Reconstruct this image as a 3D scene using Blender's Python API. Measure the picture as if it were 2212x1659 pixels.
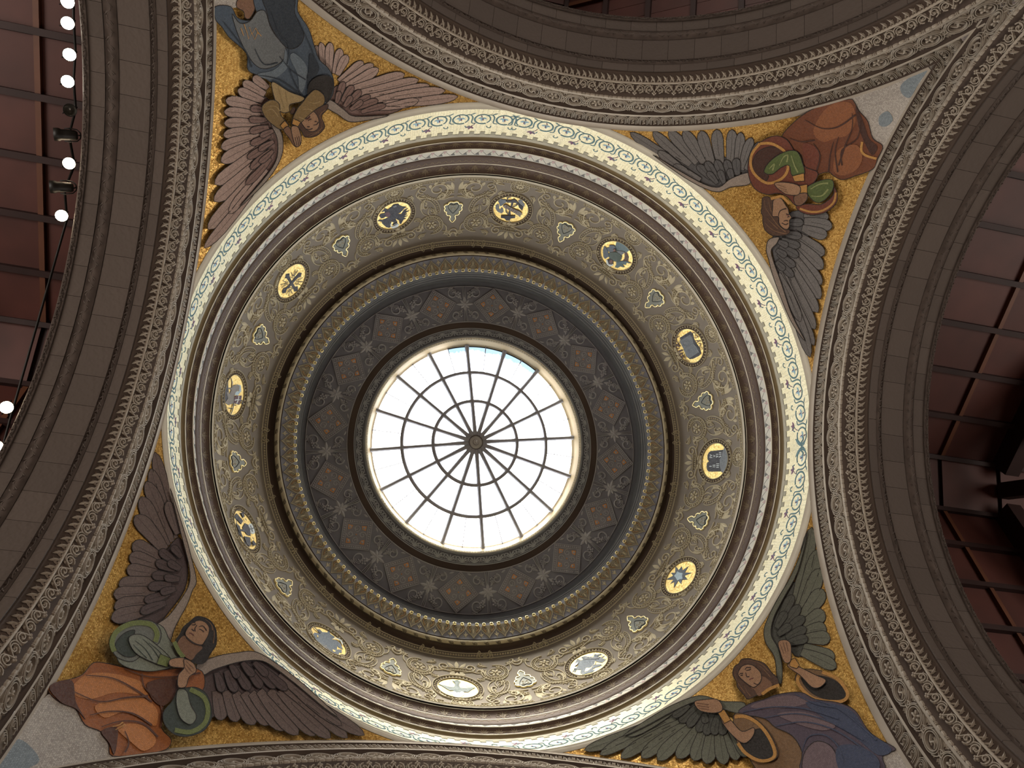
import bpy, bmesh, math, random
from mathutils import Vector, Matrix
from mathutils.geometry import delaunay_2d_cdt
random.seed(7)
PI = math.pi
sin, cos, R_ = math.sin, math.cos, math.radians
for o in list(bpy.data.objects): bpy.data.objects.remove(o)
SC = bpy.context.scene
COL = SC.collection
# ---------------------------------------------------------------- scale: one unit = ring radius = 6 m, unit z=0 is the foot of the mosaic ring
S, Z0 = 6.0, 15.11
ZS = -1.119            # springing height of the arches = centre of the pendentive sphere
SR = 1.5057            # pendentive sphere radius
AX = 0.997             # plane of the arch faces
FLOOR = -2.519
def W(p): return Vector((p[0]*S, p[1]*S, p[2]*S+Z0))
# ---------------------------------------------------------------- camera
F = 1659.35
CM = Matrix(((0.9764, -0.1462, 0.15896), (-0.10278, -0.96189, -0.25337), (-0.18994, -0.23105, 0.95422)))
CP = Vector((-0.39221, 0.55466, -2.2521))
cam = bpy.data.cameras.new('camera'); camo = bpy.data.objects.new('camera', cam); COL.objects.link(camo)
cam.sensor_width = 36; cam.lens = 36*F/2212; cam.clip_start = .05; cam.clip_end = 300
mw = Matrix((( CM[0][0], CM[0][1], -CM[0][2]), (CM[1][0], CM[1][1], -CM[1][2]), (CM[2][0], CM[2][1], -CM[2][2])))
camo.matrix_world = Matrix.Translation(W(CP)) @ mw.to_quaternion().to_matrix().to_4x4()
SC.camera = camo
SC.view_settings.view_transform = 'Standard'; SC.view_settings.look = 'None'
SC.view_settings.gamma = 1; SC.view_settings.use_curve_mapping = False
SC.view_settings.exposure = 0.12
SC.cycles.max_bounces = 4; SC.cycles.diffuse_bounces = 2; SC.cycles.glossy_bounces = 1; SC.cycles.transmission_bounces = 1; SC.cycles.transparent_max_bounces = 6
SC.cycles.caustics_reflective = False; SC.cycles.caustics_refractive = False; SC.cycles.sample_clamp_indirect = 4
# ---------------------------------------------------------------- sky, sun, added fill light
SKY = 18.0
wd = bpy.data.worlds.new('sky'); SC.world = wd; wd.use_nodes = True
nt = wd.node_tree; nt.nodes.clear()
out = nt.nodes.new('ShaderNodeOutputWorld'); bg = nt.nodes.new('ShaderNodeBackground')
tc = nt.nodes.new('ShaderNodeTexCoord'); nz = nt.nodes.new('ShaderNodeTexNoise'); cr = nt.nodes.new('ShaderNodeValToRGB')
nz.inputs['Scale'].default_value = 2.2; nz.inputs['Detail'].default_value = 6
cr.color_ramp.elements[0].position = .38; cr.color_ramp.elements[0].color = (.80, .90, 1, 1)
cr.color_ramp.elements[1].position = .55; cr.color_ramp.elements[1].color = (1, .98, .95, 1)
nt.links.new(tc.outputs['Generated'], nz.inputs['Vector']); nt.links.new(nz.outputs['Fac'], cr.inputs[0])
nt.links.new(cr.outputs[0], bg.inputs[0]); bg.inputs[1].default_value = SKY; nt.links.new(bg.outputs[0], out.inputs[0])
def lamp(name, kind, loc, energy, color=(1, 1, 1), look=None, **kw):
    l = bpy.data.lights.new(name, kind); l.energy = energy; l.color = color
    for k, v in kw.items(): setattr(l, k, v)
    o = bpy.data.objects.new(name, l); COL.objects.link(o); o.location = loc
    if look is not None: o.rotation_euler = (Vector(look)-Vector(loc)).to_track_quat('-Z', 'Y').to_euler()
    return o
pl = lamp('skylight_portal', 'AREA', W((0, 0, .93)), 1, look=W((0, 0, 0)), shape='SQUARE', size=.9*S)
pl.data.cycles.is_portal = True
lamp('hazy_sun', 'SUN', W((-.35, -4, 3.2)), 27.0, (1, .94, .80), look=W((0, 0, 1.0)), angle=R_(30))
# added fill light, out of view at the ends of the four arms
for a, e in ((0, 900), (90, 1500), (180, 1400), (270, 900)):
    c_, s_ = round(cos(R_(a))), round(sin(R_(a)))
    lamp('arm_window_light', 'AREA', W((2.9*c_, 2.9*s_, -1.55)), e, (1, .90, .80), look=W((0, 0, -.6)), shape='RECTANGLE', size=1.1*S, size_y=1.3*S)
# ---------------------------------------------------------------- materials
def lin(h):
    if not isinstance(h, str): return tuple(h)
    v = [int(h[i:i+2], 16)/255 for i in (0, 2, 4)]
    return tuple(c/12.92 if c <= .04045 else ((c+.055)/1.055)**2.4 for c in v)
MT = {}
def mat(name, col, rough=.7, metal=0, var=.12, scale=3.0, bump=0, bscale=None, rnd=0, spec=.3):
    m = bpy.data.materials.new(name); m.use_nodes = True; n = m.node_tree; L = n.links
    b = n.nodes['Principled BSDF']; b.inputs['Roughness'].default_value = rough; b.inputs['Metallic'].default_value = metal
    b.inputs['Specular IOR Level'].default_value = spec
    t = n.nodes.new('ShaderNodeTexCoord'); z = n.nodes.new('ShaderNodeTexNoise')
    z.inputs['Scale'].default_value = scale; z.inputs['Detail'].default_value = 2
    L.new(t.outputs['Object'], z.inputs['Vector'])
    mr = n.nodes.new('ShaderNodeMapRange'); mr.inputs[3].default_value = 1-var*2; mr.inputs[4].default_value = 1+var*2
    L.new(z.outputs['Fac'], mr.inputs[0]); fac = mr.outputs[0]
    if rnd:
        oi = n.nodes.new('ShaderNodeObjectInfo'); m2 = n.nodes.new('ShaderNodeMapRange')
        m2.inputs[3].default_value = 1-rnd; m2.inputs[4].default_value = 1+rnd; L.new(oi.outputs['Random'], m2.inputs[0])
        mu = n.nodes.new('ShaderNodeMath'); mu.operation = 'MULTIPLY'; L.new(fac, mu.inputs[0]); L.new(m2.outputs[0], mu.inputs[1]); fac = mu.outputs[0]
    vm = n.nodes.new('ShaderNodeVectorMath'); vm.operation = 'SCALE'; vm.inputs[0].default_value = lin(col)
    L.new(fac, vm.inputs['Scale']); L.new(vm.outputs[0], b.inputs['Base Color'])
    if bump:
        z2 = n.nodes.new('ShaderNodeTexNoise'); z2.inputs['Scale'].default_value = bscale or scale*8; z2.inputs['Detail'].default_value = 1
        L.new(t.outputs['Object'], z2.inputs['Vector'])
        bp = n.nodes.new('ShaderNodeBump'); bp.inputs['Strength'].default_value = bump; bp.inputs['Distance'].default_value = .05
        L.new(z2.outputs['Fac'], bp.inputs['Height']); L.new(bp.outputs[0], b.inputs['Normal'])
    MT[name] = m; return m
def mosaic(name, col, col2, rough=.4, metal=.6, cell=26, bump=.5, patch=.5):
    """small glass tesserae: each cell has its own shade and tilt"""
    m = bpy.data.materials.new(name); m.use_nodes = True; n = m.node_tree; L = n.links
    b = n.nodes['Principled BSDF']; b.inputs['Metallic'].default_value = metal
    t = n.nodes.new('ShaderNodeTexCoord'); v = n.nodes.new('ShaderNodeTexVoronoi'); v.inputs['Scale'].default_value = cell
    v.inputs['Randomness'].default_value = .35
    L.new(t.outputs['Object'], v.inputs['Vector'])
    ve = n.nodes.new('ShaderNodeTexVoronoi'); ve.feature = 'DISTANCE_TO_EDGE'; ve.inputs['Scale'].default_value = cell; ve.inputs['Randomness'].default_value = .35
    L.new(t.outputs['Object'], ve.inputs['Vector'])
    sx = n.nodes.new('ShaderNodeSeparateColor'); L.new(v.outputs['Color'], sx.inputs[0])
    z = n.nodes.new('ShaderNodeTexNoise'); z.inputs['Scale'].default_value = .9; z.inputs['Detail'].default_value = 3
    L.new(t.outputs['Object'], z.inputs['Vector'])
    mx = n.nodes.new('ShaderNodeMix'); mx.data_type = 'RGBA'; mx.inputs[6].default_value = (*lin(col), 1); mx.inputs[7].default_value = (*lin(col2), 1)
    ad = n.nodes.new('ShaderNodeMath'); ad.operation = 'MULTIPLY_ADD'; L.new(z.outputs['Fac'], ad.inputs[0]); ad.inputs[1].default_value = patch*2; ad.inputs[2].default_value = -patch*.75
    a2 = n.nodes.new('ShaderNodeMath'); a2.operation = 'MULTIPLY_ADD'; L.new(sx.outputs[0], a2.inputs[0]); a2.inputs[1].default_value = .8; L.new(ad.outputs[0], a2.inputs[2]); a2.use_clamp = True
    L.new(a2.outputs[0], mx.inputs[0])
    gr = n.nodes.new('ShaderNodeMapRange'); gr.inputs[1].default_value = .02; gr.inputs[2].default_value = .10; gr.inputs[3].default_value = .6; gr.inputs[4].default_value = 1
    L.new(ve.outputs['Distance'], gr.inputs[0])
    vm = n.nodes.new('ShaderNodeVectorMath'); vm.operation = 'SCALE'; L.new(mx.outputs[2], vm.inputs[0]); L.new(gr.outputs[0], vm.inputs['Scale'])
    L.new(vm.outputs[0], b.inputs['Base Color'])
    rr = n.nodes.new('ShaderNodeMapRange'); rr.inputs[3].default_value = rough-.12; rr.inputs[4].default_value = rough+.2; L.new(sx.outputs[1], rr.inputs[0]); L.new(rr.outputs[0], b.inputs['Roughness'])
    bp = n.nodes.new('ShaderNodeBump'); bp.inputs['Strength'].default_value = bump; bp.inputs['Distance'].default_value = .02
    L.new(sx.outputs[2], bp.inputs['Height']); L.new(bp.outputs[0], b.inputs['Normal'])
    MT[name] = m; return m
def glow(name, col, strength):
    m = bpy.data.materials.new(name); m.use_nodes = True; b = m.node_tree.nodes['Principled BSDF']
    b.inputs['Emission Color'].default_value = (*lin(col), 1); b.inputs['Emission Strength'].default_value = strength
    MT[name] = m; return m
def glass(name, tint, sky_tint=0):
    m = bpy.data.materials.new(name); m.use_nodes = True; n = m.node_tree; n.nodes.clear(); L = n.links
    o = n.nodes.new('ShaderNodeOutputMaterial'); tr = n.nodes.new('ShaderNodeBsdfTransparent'); tr.inputs[0].default_value = (*lin(tint), 1)
    gl = n.nodes.new('ShaderNodeBsdfGlossy'); gl.inputs['Roughness'].default_value = .05
    mx = n.nodes.new('ShaderNodeMixShader'); mx.inputs[0].default_value = .06
    L.new(tr.outputs[0], mx.inputs[1]); L.new(gl.outputs[0], mx.inputs[2]); fin = mx.outputs[0]
    if sky_tint:  # blue-grey patches of sky painted into the glass tint towards the rim
        tl = n.nodes.new('ShaderNodeBsdfTransparent'); tl.inputs[0].default_value = (.038, .052, .066, 1)
        t = n.nodes.new('ShaderNodeTexCoord'); z = n.nodes.new('ShaderNodeTexNoise'); z.inputs['Scale'].default_value = 3.5; z.inputs['Detail'].default_value = 8; z.inputs['Roughness'].default_value = .7
        L.new(t.outputs['Object'], z.inputs['Vector'])
        vl = n.nodes.new('ShaderNodeVectorMath'); vl.operation = 'LENGTH'; sp = n.nodes.new('ShaderNodeVectorMath'); sp.operation = 'MULTIPLY'; sp.inputs[1].default_value = (1, 1, 0)
        L.new(t.outputs['Object'], sp.inputs[0]); L.new(sp.outputs[0], vl.inputs[0])
        mr = n.nodes.new('ShaderNodeMapRange'); mr.inputs[1].default_value = .355*S; mr.inputs[2].default_value = .418*S; mr.inputs[3].default_value = -.42; mr.inputs[4].default_value = .42
        L.new(vl.outputs['Value'], mr.inputs[0]); ad = n.nodes.new('ShaderNodeMath'); L.new(z.outputs['Fac'], ad.inputs[0]); L.new(mr.outputs[0], ad.inputs[1])
        st = n.nodes.new('ShaderNodeMapRange'); st.inputs[1].default_value = .52; st.inputs[2].default_value = .70; L.new(ad.outputs[0], st.inputs[0])
        m3 = n.nodes.new('ShaderNodeMixShader'); L.new(st.outputs[0], m3.inputs[0]); L.new(fin, m3.inputs[1]); L.new(tl.outputs[0], m3.inputs[2]); fin = m3.outputs[0]
    L.new(fin, o.inputs[0]); MT[name] = m
mat('stone_plain', '4d443e', .85, var=.13, scale=.7, bump=.25, bscale=14, rnd=.10)
mat('stone_strip', '4a403a', .85, var=.25, scale=6, bump=1.0, bscale=5)
mat('stone_relief', 'a2988a', .8, var=.10, scale=1.5)
mat('stone_bed', '493d35', .9, var=.18, scale=1.2)  # patinated ground, darkened further so its recesses look shaded
mat('dome_bed', '70685d', .85, var=.08, scale=1.0)
mat('dome_relief', 'a79d83', .75, var=.10, scale=2.0)
mat('dome_edge', 'dcd8c8', .7, var=.06)
mat('cornice_dark', '4b3a2f', .7, var=.15, scale=2.0)
mat('cornice_line', 'd8d2bf', .55, var=.06)
mat('cornice_orn', '64553f', .6, var=.15)
mat('olive_band', '7a6a4c', .6, var=.08)
mat('gild', 'e9c478', .35, .55, var=.08, spec=.5)
mat('gild_pale', 'f2dfa0', .4, .35, var=.08, spec=.5)
mat('gild_orange', 'd99a5e', .4, .4, var=.08, spec=.5)
mat('shield_grey', '77796f', .6, var=.12, scale=3)
mat('shield_dark', '3b4040', .6)
mat('ceil_bed', '797a82', .85, var=.08)  # bluish haze tinted into the upper ceiling and frieze greys; ground darkened for shade
mat('ceil_relief', 'a5a6aa', .8, var=.1)
mat('frieze_bed', '5c5e64', .8); mat('frieze_orn', '9ea2a6', .75)
mat('wood_panel', '4b2923', .55, var=.22, scale=1.2, rnd=.16)
mat('wood_beam', '2c1a18', .6, var=.2, scale=2)
mat('wood_trim', '5c3826', .5, var=.2, scale=2)
mat('plaster', '8f8478', .9); mat('floor_tile', '6b4a3c', .5, var=.2)
mat('metal_frame', '9a9ba3', .5, 0); mat('metal_gold', 'c8a860', .4, .5); mat('metal_hub', 'b8b6b4', .4, .2)
mat('lamp_black', '15130f', .5); mat('lamp_steel', '9a958c', .3, .9); mat('lamp_amber', 'c08a50', .3, .6)
glow('lamp_lit', 'fff6e2', 45); glow('lamp_warm', 'ffe3bd', 60)
glass('sky_glass', 'ffffff'); glass('sky_glass_soiled', 'f4f8ff', 1)
mosaic('gold_mosaic', 'eec674', 'a3752f', .38, .62, 46, .8, .42)
mosaic('gold_disc', 'f3dc92', 'd9b45c', .45, .45, 40, .35, .4)
mosaic('cream_mosaic', 'f4edcc', 'dcd2a4', .55, .1, 50, .25, .4)
mosaic('cloud_mosaic', 'c4bdb3', '99928a', .7, 0, 50, .3, .6)
mosaic('cloud_blue', '8c979c', '747e84', .7, 0, 50, .3, .6)
def tess(name, col, k=.70, cell=54):
    c = lin(col); return mosaic(name, c, tuple(x*k for x in c), .6, .05, cell, .3, .5)
# ---------------------------------------------------------------- object helpers
def link(o, parent=None):
    COL.objects.link(o)
    if parent is not None: o.parent = parent
    return o
def tag(o, label=None, cat=None, group=None, kind=None):
    for k, v in (('label', label), ('category', cat), ('group', group), ('kind', kind)):
        if v: o[k] = v
    return o
def empty(name, loc=(0, 0, 0), rot=(0, 0, 0), parent=None, size=.3):
    o = bpy.data.objects.new(name, None); o.empty_display_size = size; o.location = loc; o.rotation_euler = rot
    return link(o, parent)
class MB:
    def __init__(s): s.v = []; s.f = []
    def add(s, vs, fs):
        b = len(s.v); s.v += vs; s.f += [tuple(i+b for i in f) for f in fs]; return b
    def mesh(s, name, m, smooth=False):
        me = bpy.data.meshes.new(name); me.from_pydata(s.v, [], s.f); me.materials.append(MT[m])
        if smooth: me.shade_smooth()
        me.update(); return me
    def obj(s, name, m, parent=None, smooth=False, off=None):
        o = bpy.data.objects.new(name, s.mesh(name, m, smooth)); link(o, parent)
        if off is not None: o.matrix_parent_inverse = Matrix.Translation(-Vector(off))
        return o
def dup(o, parent=None, rot=None):
    c = o.copy(); pi = o.matrix_parent_inverse.copy(); link(c, parent if parent is not None else o.parent)
    c.matrix_parent_inverse = pi
    if rot is not None: c.rotation_euler = rot
    return c
def fixn(mb, toward):
    """flip faces so that they look at the point toward"""
    t = Vector(toward)
    for i, f in enumerate(mb.f):
        a, b, c = (Vector(mb.v[f[k]]) for k in (0, 1, 2))
        if (b-a).cross(c-a).dot(t-a) < 0: mb.f[i] = tuple(reversed(f))
    return mb
# ---------------------------------------------------------------- relief toolkit: everything is drawn in (u, v, h) on a surface map m
def ridge(mb, m, pts, w, h, closed=False, taper=(1, 1), base=0, flat=.45):
    n = len(pts)
    if n < 2: return
    vs = []; fs = []
    for i, p in enumerate(pts):
        a = pts[(i-1) % n] if (closed or i > 0) else p
        b = pts[(i+1) % n] if (closed or i < n-1) else p
        dx, dy = b[0]-a[0], b[1]-a[1]; l = math.hypot(dx, dy) or 1; nx, ny = -dy/l, dx/l
        t = i/(n-1); k = taper[0]+(taper[1]-taper[0])*t
        if len(taper) > 2: k = (taper[0]*(1-2*t)+taper[1]*2*t) if t < .5 else (taper[1]*(2-2*t)+taper[2]*(2*t-1))
        ww = w*k/2; hh = h*(.35+.65*k)
        for q, z in ((-1, base), (-flat, base+hh), (flat, base+hh), (1, base)):
            vs.append(m(p[0]+nx*ww*q, p[1]+ny*ww*q, z))
    for i in range(n if closed else n-1):
        j = (i+1) % n
        for k in range(3): fs.append((i*4+k, i*4+k+1, j*4+k+1, j*4+k))
    if not closed: fs += [(0, 1, 2, 3), (n*4-1, n*4-2, n*4-3, n*4-4)]
    mb.add(vs, fs)
def blob(mb, m, u, v, ru, rv, h, n=8, ang=0, base=0):
    vs = []; ca, sa = cos(ang), sin(ang)
    for k, z in ((1, 0), (.72, .75)):
        for i in range(n):
            a = 2*PI*i/n; x, y = ru*k*cos(a), rv*k*sin(a)
            vs.append(m(u+x*ca-y*sa, v+x*sa+y*ca, base+h*z))
    vs.append(m(u, v, base+h))
    fs = [(i, (i+1) % n, n+(i+1) % n, n+i) for i in range(n)]+[(n+i, n+(i+1) % n, 2*n) for i in range(n)]
    mb.add(vs, fs)
def plate(mb, m, poly, h, base=0):
    n = len(poly)
    mb.add([m(p[0], p[1], base) for p in poly]+[m(p[0], p[1], base+h) for p in poly],
           [(i, (i+1) % n, n+(i+1) % n, n+i) for i in range(n)]+[tuple(range(n, 2*n))])
def leaf(mb, m, u, v, ang, L, w, h, base=0, bend=0):
    """pointed leaf with a raised midrib"""
    ca, sa = cos(ang), sin(ang); vs = []
    prof = ((0, .18), (.3, .85), (.55, 1), (.8, .62), (1, .04)); n = len(prof)
    for t, k in prof:
        x = L*t; y0 = bend*L*t*t
        for q, z in ((-1, 0), (0, 1), (1, 0)):
            y = y0+w/2*k*q
            vs.append(m(u+x*ca-y*sa, v+x*sa+y*ca, base+h*(.25+z*.75*(1-.5*t))))
    fs = []
    for i in range(n-1):
        for q in (0, 1): fs.append((i*3+q, i*3+q+1, i*3+q+4, i*3+q+3))
    b = mb.add(vs, fs)
def arc(cu, cv, r, a0, a1, n=14, rv=None):
    rv = rv or r
    return [(cu+r*cos(R_(a0+(a1-a0)*i/n)), cv+rv*sin(R_(a0+(a1-a0)*i/n))) for i in range(n+1)]
def spiral(cu, cv, r0, r1, a0, turns, n=20):
    return [(cu+(r0+(r1-r0)*i/n)*cos(R_(a0)+2*PI*turns*i/n), cv+(r0+(r1-r0)*i/n)*sin(R_(a0)+2*PI*turns*i/n)) for i in range(n+1)]
def cat(pts, k=6, closed=False):
    """Catmull-Rom through the points"""
    n = len(pts); out = []
    for i in range(n if closed else n-1):
        g = lambda j: pts[j % n] if closed else pts[max(0, min(n-1, j))]
        p0, p1, p2, p3 = g(i-1), g(i), g(i+1), g(i+2)
        for s in range(k):
            t = s/k
            out.append(tuple(.5*(2*p1[c]+(p2[c]-p0[c])*t+(2*p0[c]-5*p1[c]+4*p2[c]-p3[c])*t*t+(3*p1[c]-p0[c]-3*p2[c]+p3[c])*t**3) for c in (0, 1)))
    if not closed: out.append(tuple(pts[-1]))
    return out
def beads(mb, m, pts, r, h, pitch):
    """row of beads along a polyline"""
    acc = 0; last = pts[0]
    for a, b in zip(pts, pts[1:]):
        l = math.hypot(b[0]-a[0], b[1]-a[1]); d = acc
        while d < l:
            t = d/l if l else 0; blob(mb, m, a[0]+(b[0]-a[0])*t, a[1]+(b[1]-a[1])*t, r, r, h, 6); d += pitch
        acc = d-l
def rosette(mb, m, u, v, r, h, n=6, a0=0):
    for i in range(n):
        a = a0+2*PI*i/n; blob(mb, m, u+cos(a)*r*.58, v+sin(a)*r*.58, r*.40, r*.26, h, 6, a)
    blob(mb, m, u, v, r*.26, r*.26, h*1.5, 6)
# surfaces of revolution about the dome axis
def rev(prof, n=192, a0=0, a1=360):
    mb = MB(); full = abs(a1-a0) >= 360
    c = n if full else n+1
    for r, z in prof:
        for i in range(c):
            a = R_(a0+(a1-a0)*i/n); mb.v.append(tuple(W((r*cos(a), r*sin(a), z))))
    for k in range(len(prof)-1):
        for i in range(n):
            j = (i+1) % c; mb.f.append((k*c+i, k*c+j, (k+1)*c+j, (k+1)*c+i))
    return mb
def polymap(P):
    """profile polyline [(r,z)] -> map(u along circumference, v along profile, h off the surface towards the axis/below) around azimuth 0"""
    L = [0]
    for a, b in zip(P, P[1:]): L.append(L[-1]+math.hypot(b[0]-a[0], b[1]-a[1]))
    def at(v):
        i = 0
        while i < len(P)-2 and v > L[i+1]: i += 1
        t = (v-L[i])/(L[i+1]-L[i]); a, b = P[i], P[i+1]; dx, dz = b[0]-a[0], b[1]-a[1]; l = math.hypot(dx, dz)
        return a[0]+dx*t, a[1]+dz*t, -dz/l, dx/l
    def m(u, v, h):
        r, z, nr, nz_ = at(v); th = u/r; r2 = r+nr*h; z2 = z+nz_*h
        return tuple(W((r2*cos(th), r2*sin(th), z2)))
    return m, L[-1], at
def around(o, n, off=0, parent=None, rots=None):
    """copies of o turned about the dome axis"""
    angs = rots if rots is not None else [off+360*i/n for i in range(n)]
    o.rotation_euler = (0, 0, R_(angs[0])); res = [o]
    for a in angs[1:]: res.append(dup(o, parent, (0, 0, R_(a))))
    return res
# ---------------------------------------------------------------- photograph pixel -> surface
def ray(x, y): return CM @ Vector(((x-1106)/F, -(y-829.5)/F, 1))
def px_sphere(x, y, h):
    d = ray(x, y); o = CP-Vector((0, 0, ZS)); a = d.dot(d); b = 2*o.dot(d); c = o.dot(o)-SR*SR
    t = (-b+math.sqrt(b*b-4*a*c))/(2*a); q = o+d*t
    return W(q*((SR-h)/SR)+Vector((0, 0, ZS)))
def px_plane(x, y, ax, val):
    d = ray(x, y); return CP+d*((val-CP[ax])/d[ax])
def dome_r(z): return .9427-.1147*max(0, (z-.3617)/.334)**1.6
def dome_hit(x, y):
    d = ray(x, y); lo, hi = .30, .78
    g = lambda z: (lambda q: math.hypot(q.x, q.y)-dome_r(z))(CP+d*((z-CP.z)/d.z))
    n = 24; zp = lo; gp = g(lo)
    for i in range(1, n+1):
        z = lo+(hi-lo)*i/n; gz = g(z)
        if gp*gz <= 0:
            a, b = zp, z
            for _ in range(18):
                c = (a+b)/2
                if g(a)*g(c) <= 0: b = c
                else: a = c
            return CP+d*((a-CP.z)/d.z)
        zp, gp = z, gz
    return CP+d*((.5-CP.z)/d.z)
def px_dome(x, y, h):
    q = dome_hit(x, y); e = .01; dr = (dome_r(q.z+e)-dome_r(q.z-e))/(2*e); l = math.hypot(1, dr)
    nr, nz_ = -1/l, dr/l; r = math.hypot(q.x, q.y); k = (r+nr*h)/r
    return W((q.x*k, q.y*k, q.z+nz_*h))
def inlay(surf, poly, h, th=.0016, grid=None):
    """filled outline (photograph pixels) laid on a curved surface as a thin tile"""
    n = len(poly); mb = MB()
    pts = [Vector(p) for p in poly]
    if grid:
        x0, x1 = min(p[0] for p in poly), max(p[0] for p in poly); y0, y1 = min(p[1] for p in poly), max(p[1] for p in poly)
        y = y0+grid*.5
        while y < y1:
            x = x0+grid*.5
            while x < x1:
                ins = False; j = n-1
                for i in range(n):
                    xi, yi = poly[i]; xj, yj = poly[j]
                    if (yi > y) != (yj > y) and x < (xj-xi)*(y-yi)/(yj-yi)+xi: ins = not ins
                    j = i
                if ins: pts.append(Vector((x, y)))
                x += grid
            y += grid
    vo, eo, fo, *_ = delaunay_2d_cdt(pts, [], [list(range(n))], 1, 1e-4)
    mb.v = [tuple(surf(p.x, p.y, h)) for p in vo]; mb.f = [tuple(f) for f in fo]
    fixn(mb, W(CP))
    b = len(mb.v); mb.v += [tuple(surf(p[0], p[1], h)) for p in poly]+[tuple(surf(p[0], p[1], h-th)) for p in poly]
    mb.f += [(b+i, b+(i+1) % n, b+n+(i+1) % n, b+n+i) for i in range(n)]
    return mb
def ribbon(mb, surf, pts, w, h, closed=False, taper=(1, 1)):
    n = len(pts); vs = []
    for i, p in enumerate(pts):
        a = pts[(i-1) % n] if (closed or i > 0) else p
        b = pts[(i+1) % n] if (closed or i < n-1) else p
        dx, dy = b[0]-a[0], b[1]-a[1]; l = math.hypot(dx, dy) or 1; t = i/max(1, n-1); k = taper[0]+(taper[1]-taper[0])*t
        nx, ny = -dy/l*w*k/2, dx/l*w*k/2
        vs += [tuple(surf(p[0]+nx, p[1]+ny, h)), tuple(surf(p[0]-nx, p[1]-ny, h))]
    b = mb.add(vs, [(2*i, 2*i+1, 2*((i+1) % n)+1, 2*((i+1) % n)) for i in range(n if closed else n-1)])
# ================================================================ the setting: dome, rings, pendentives
def root(name, label, kind='structure', cat=None, loc=(0, 0, Z0)):
    o = empty(name, loc); tag(o, label, cat, None, kind); o['_'] = 0; del o['_']; return o
def ringpart(name, prof, m, par, n=192, smooth=True):
    mb = fixn(rev(prof, n), W((0, 0, -.6))); return mb.obj(name, m, par, smooth, par.location)
def adopt(o, par):
    """parent a mesh given in world coordinates under an Empty that only moved"""
    o.parent = par; o.matrix_parent_inverse = Matrix.Translation(-par.location); return o
def circle_parts(mb, name, m, par, n, off=0, rots=None, smooth=False):
    o = mb.obj(name, m, None, smooth); adopt(o, par)
    return around(o, n, off, par, rots)
def line(name, r, z, w, m, par, n=128):
    """thin round bead line running round the dome"""
    prof = [(r+w*cos(a*PI/3), z+w*sin(a*PI/3)) for a in range(7)]
    return ringpart(name, prof, m, par, n)
# pendentives -----------------------------------------------------
def pendentive(k, name, label):
    mb = MB(); n, mr = 72, 26
    for i in range(n+1):
        th = R_(90*i/n); rm = max(AX/max(cos(th), sin(th)), 1.0075)
        for j in range(mr+1):
            r = 1.0075+(rm-1.0075)*j/mr; a = th+k*PI/2
            mb.v.append(tuple(W((r*cos(a), r*sin(a), ZS+math.sqrt(max(0, SR*SR-r*r))))))
    for i in range(n):
        for j in range(mr): mb.f.append((i*(mr+1)+j, (i+1)*(mr+1)+j, (i+1)*(mr+1)+j+1, i*(mr+1)+j+1))
    o = fixn(mb, W((0, 0, ZS))).obj(name, 'gold_mosaic', None, True)
    return tag(o, label, None, None, 'structure')
pendentive(0, 'wall_pendentive_east', 'curved gold mosaic pendentive behind the angel in violet-blue drapery')
pendentive(1, 'wall_pendentive_south', 'curved gold mosaic pendentive behind the praying angel in orange robe')
pendentive(2, 'wall_pendentive_west', 'curved gold mosaic pendentive behind the angel in slate blue cloak')
pendentive(3, 'wall_pendentive_north', 'curved gold mosaic pendentive behind the angel in red-brown robe and green sleeves')
tag(rev([(1.03, -.015), (1.03, .30), (1.0, .40), (.90, .75), (.80, .80), (.74, .86), (.70, .905), (.46, .915), (.424, .8915)], 96).obj('ceiling_drum', 'plaster', None, True), 'plain outer shell of the dome behind the ornament', None, None, 'structure')  # opaque backing added outside, keeps sky light out of the profile gaps
# mosaic ring -----------------------------------------------------
mat('vine_green', '55757a', .6); mat('flower_blue', '86aabb', .6, rnd=.1); mat('leaflet_plum', '6d4c62', .6); mat('crenel', '8d8874', .65); mat('grey_strip', '9a9482', .65); mat('zig_bed', 'b0aca0', .65)
T1 = root('trim_1', 'cream mosaic ring with green vine scrolls round the foot of the dome')
ringpart('fillet', [(1.012, -.006), (1.003, -.004), (1.0025, .020), (1.0055, .0215)], 'dome_edge', T1)
ringpart('mosaic_band', [(1.0065, .0215), (1.0050, .1775)], 'cream_mosaic', T1)
ringpart('upper_strip', [(1.0035, .178), (1.0030, .194)], 'grey_strip', T1)
RM, _, _ = polymap([(1.0065, 0), (1.005, .194)])
P1 = R_(4.342)*1.0058
mb = MB(); ridge(mb, RM, [(-.006, 0), (.006, 0)], .01, .001)
mb = MB(); q = .0085
plate(mb, RM, [(-q, .160), (q, .160), (q, .178), (-q, .178)], .0016)
circle_parts(mb, 'crenel_tile', 'crenel', T1, 164)
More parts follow.
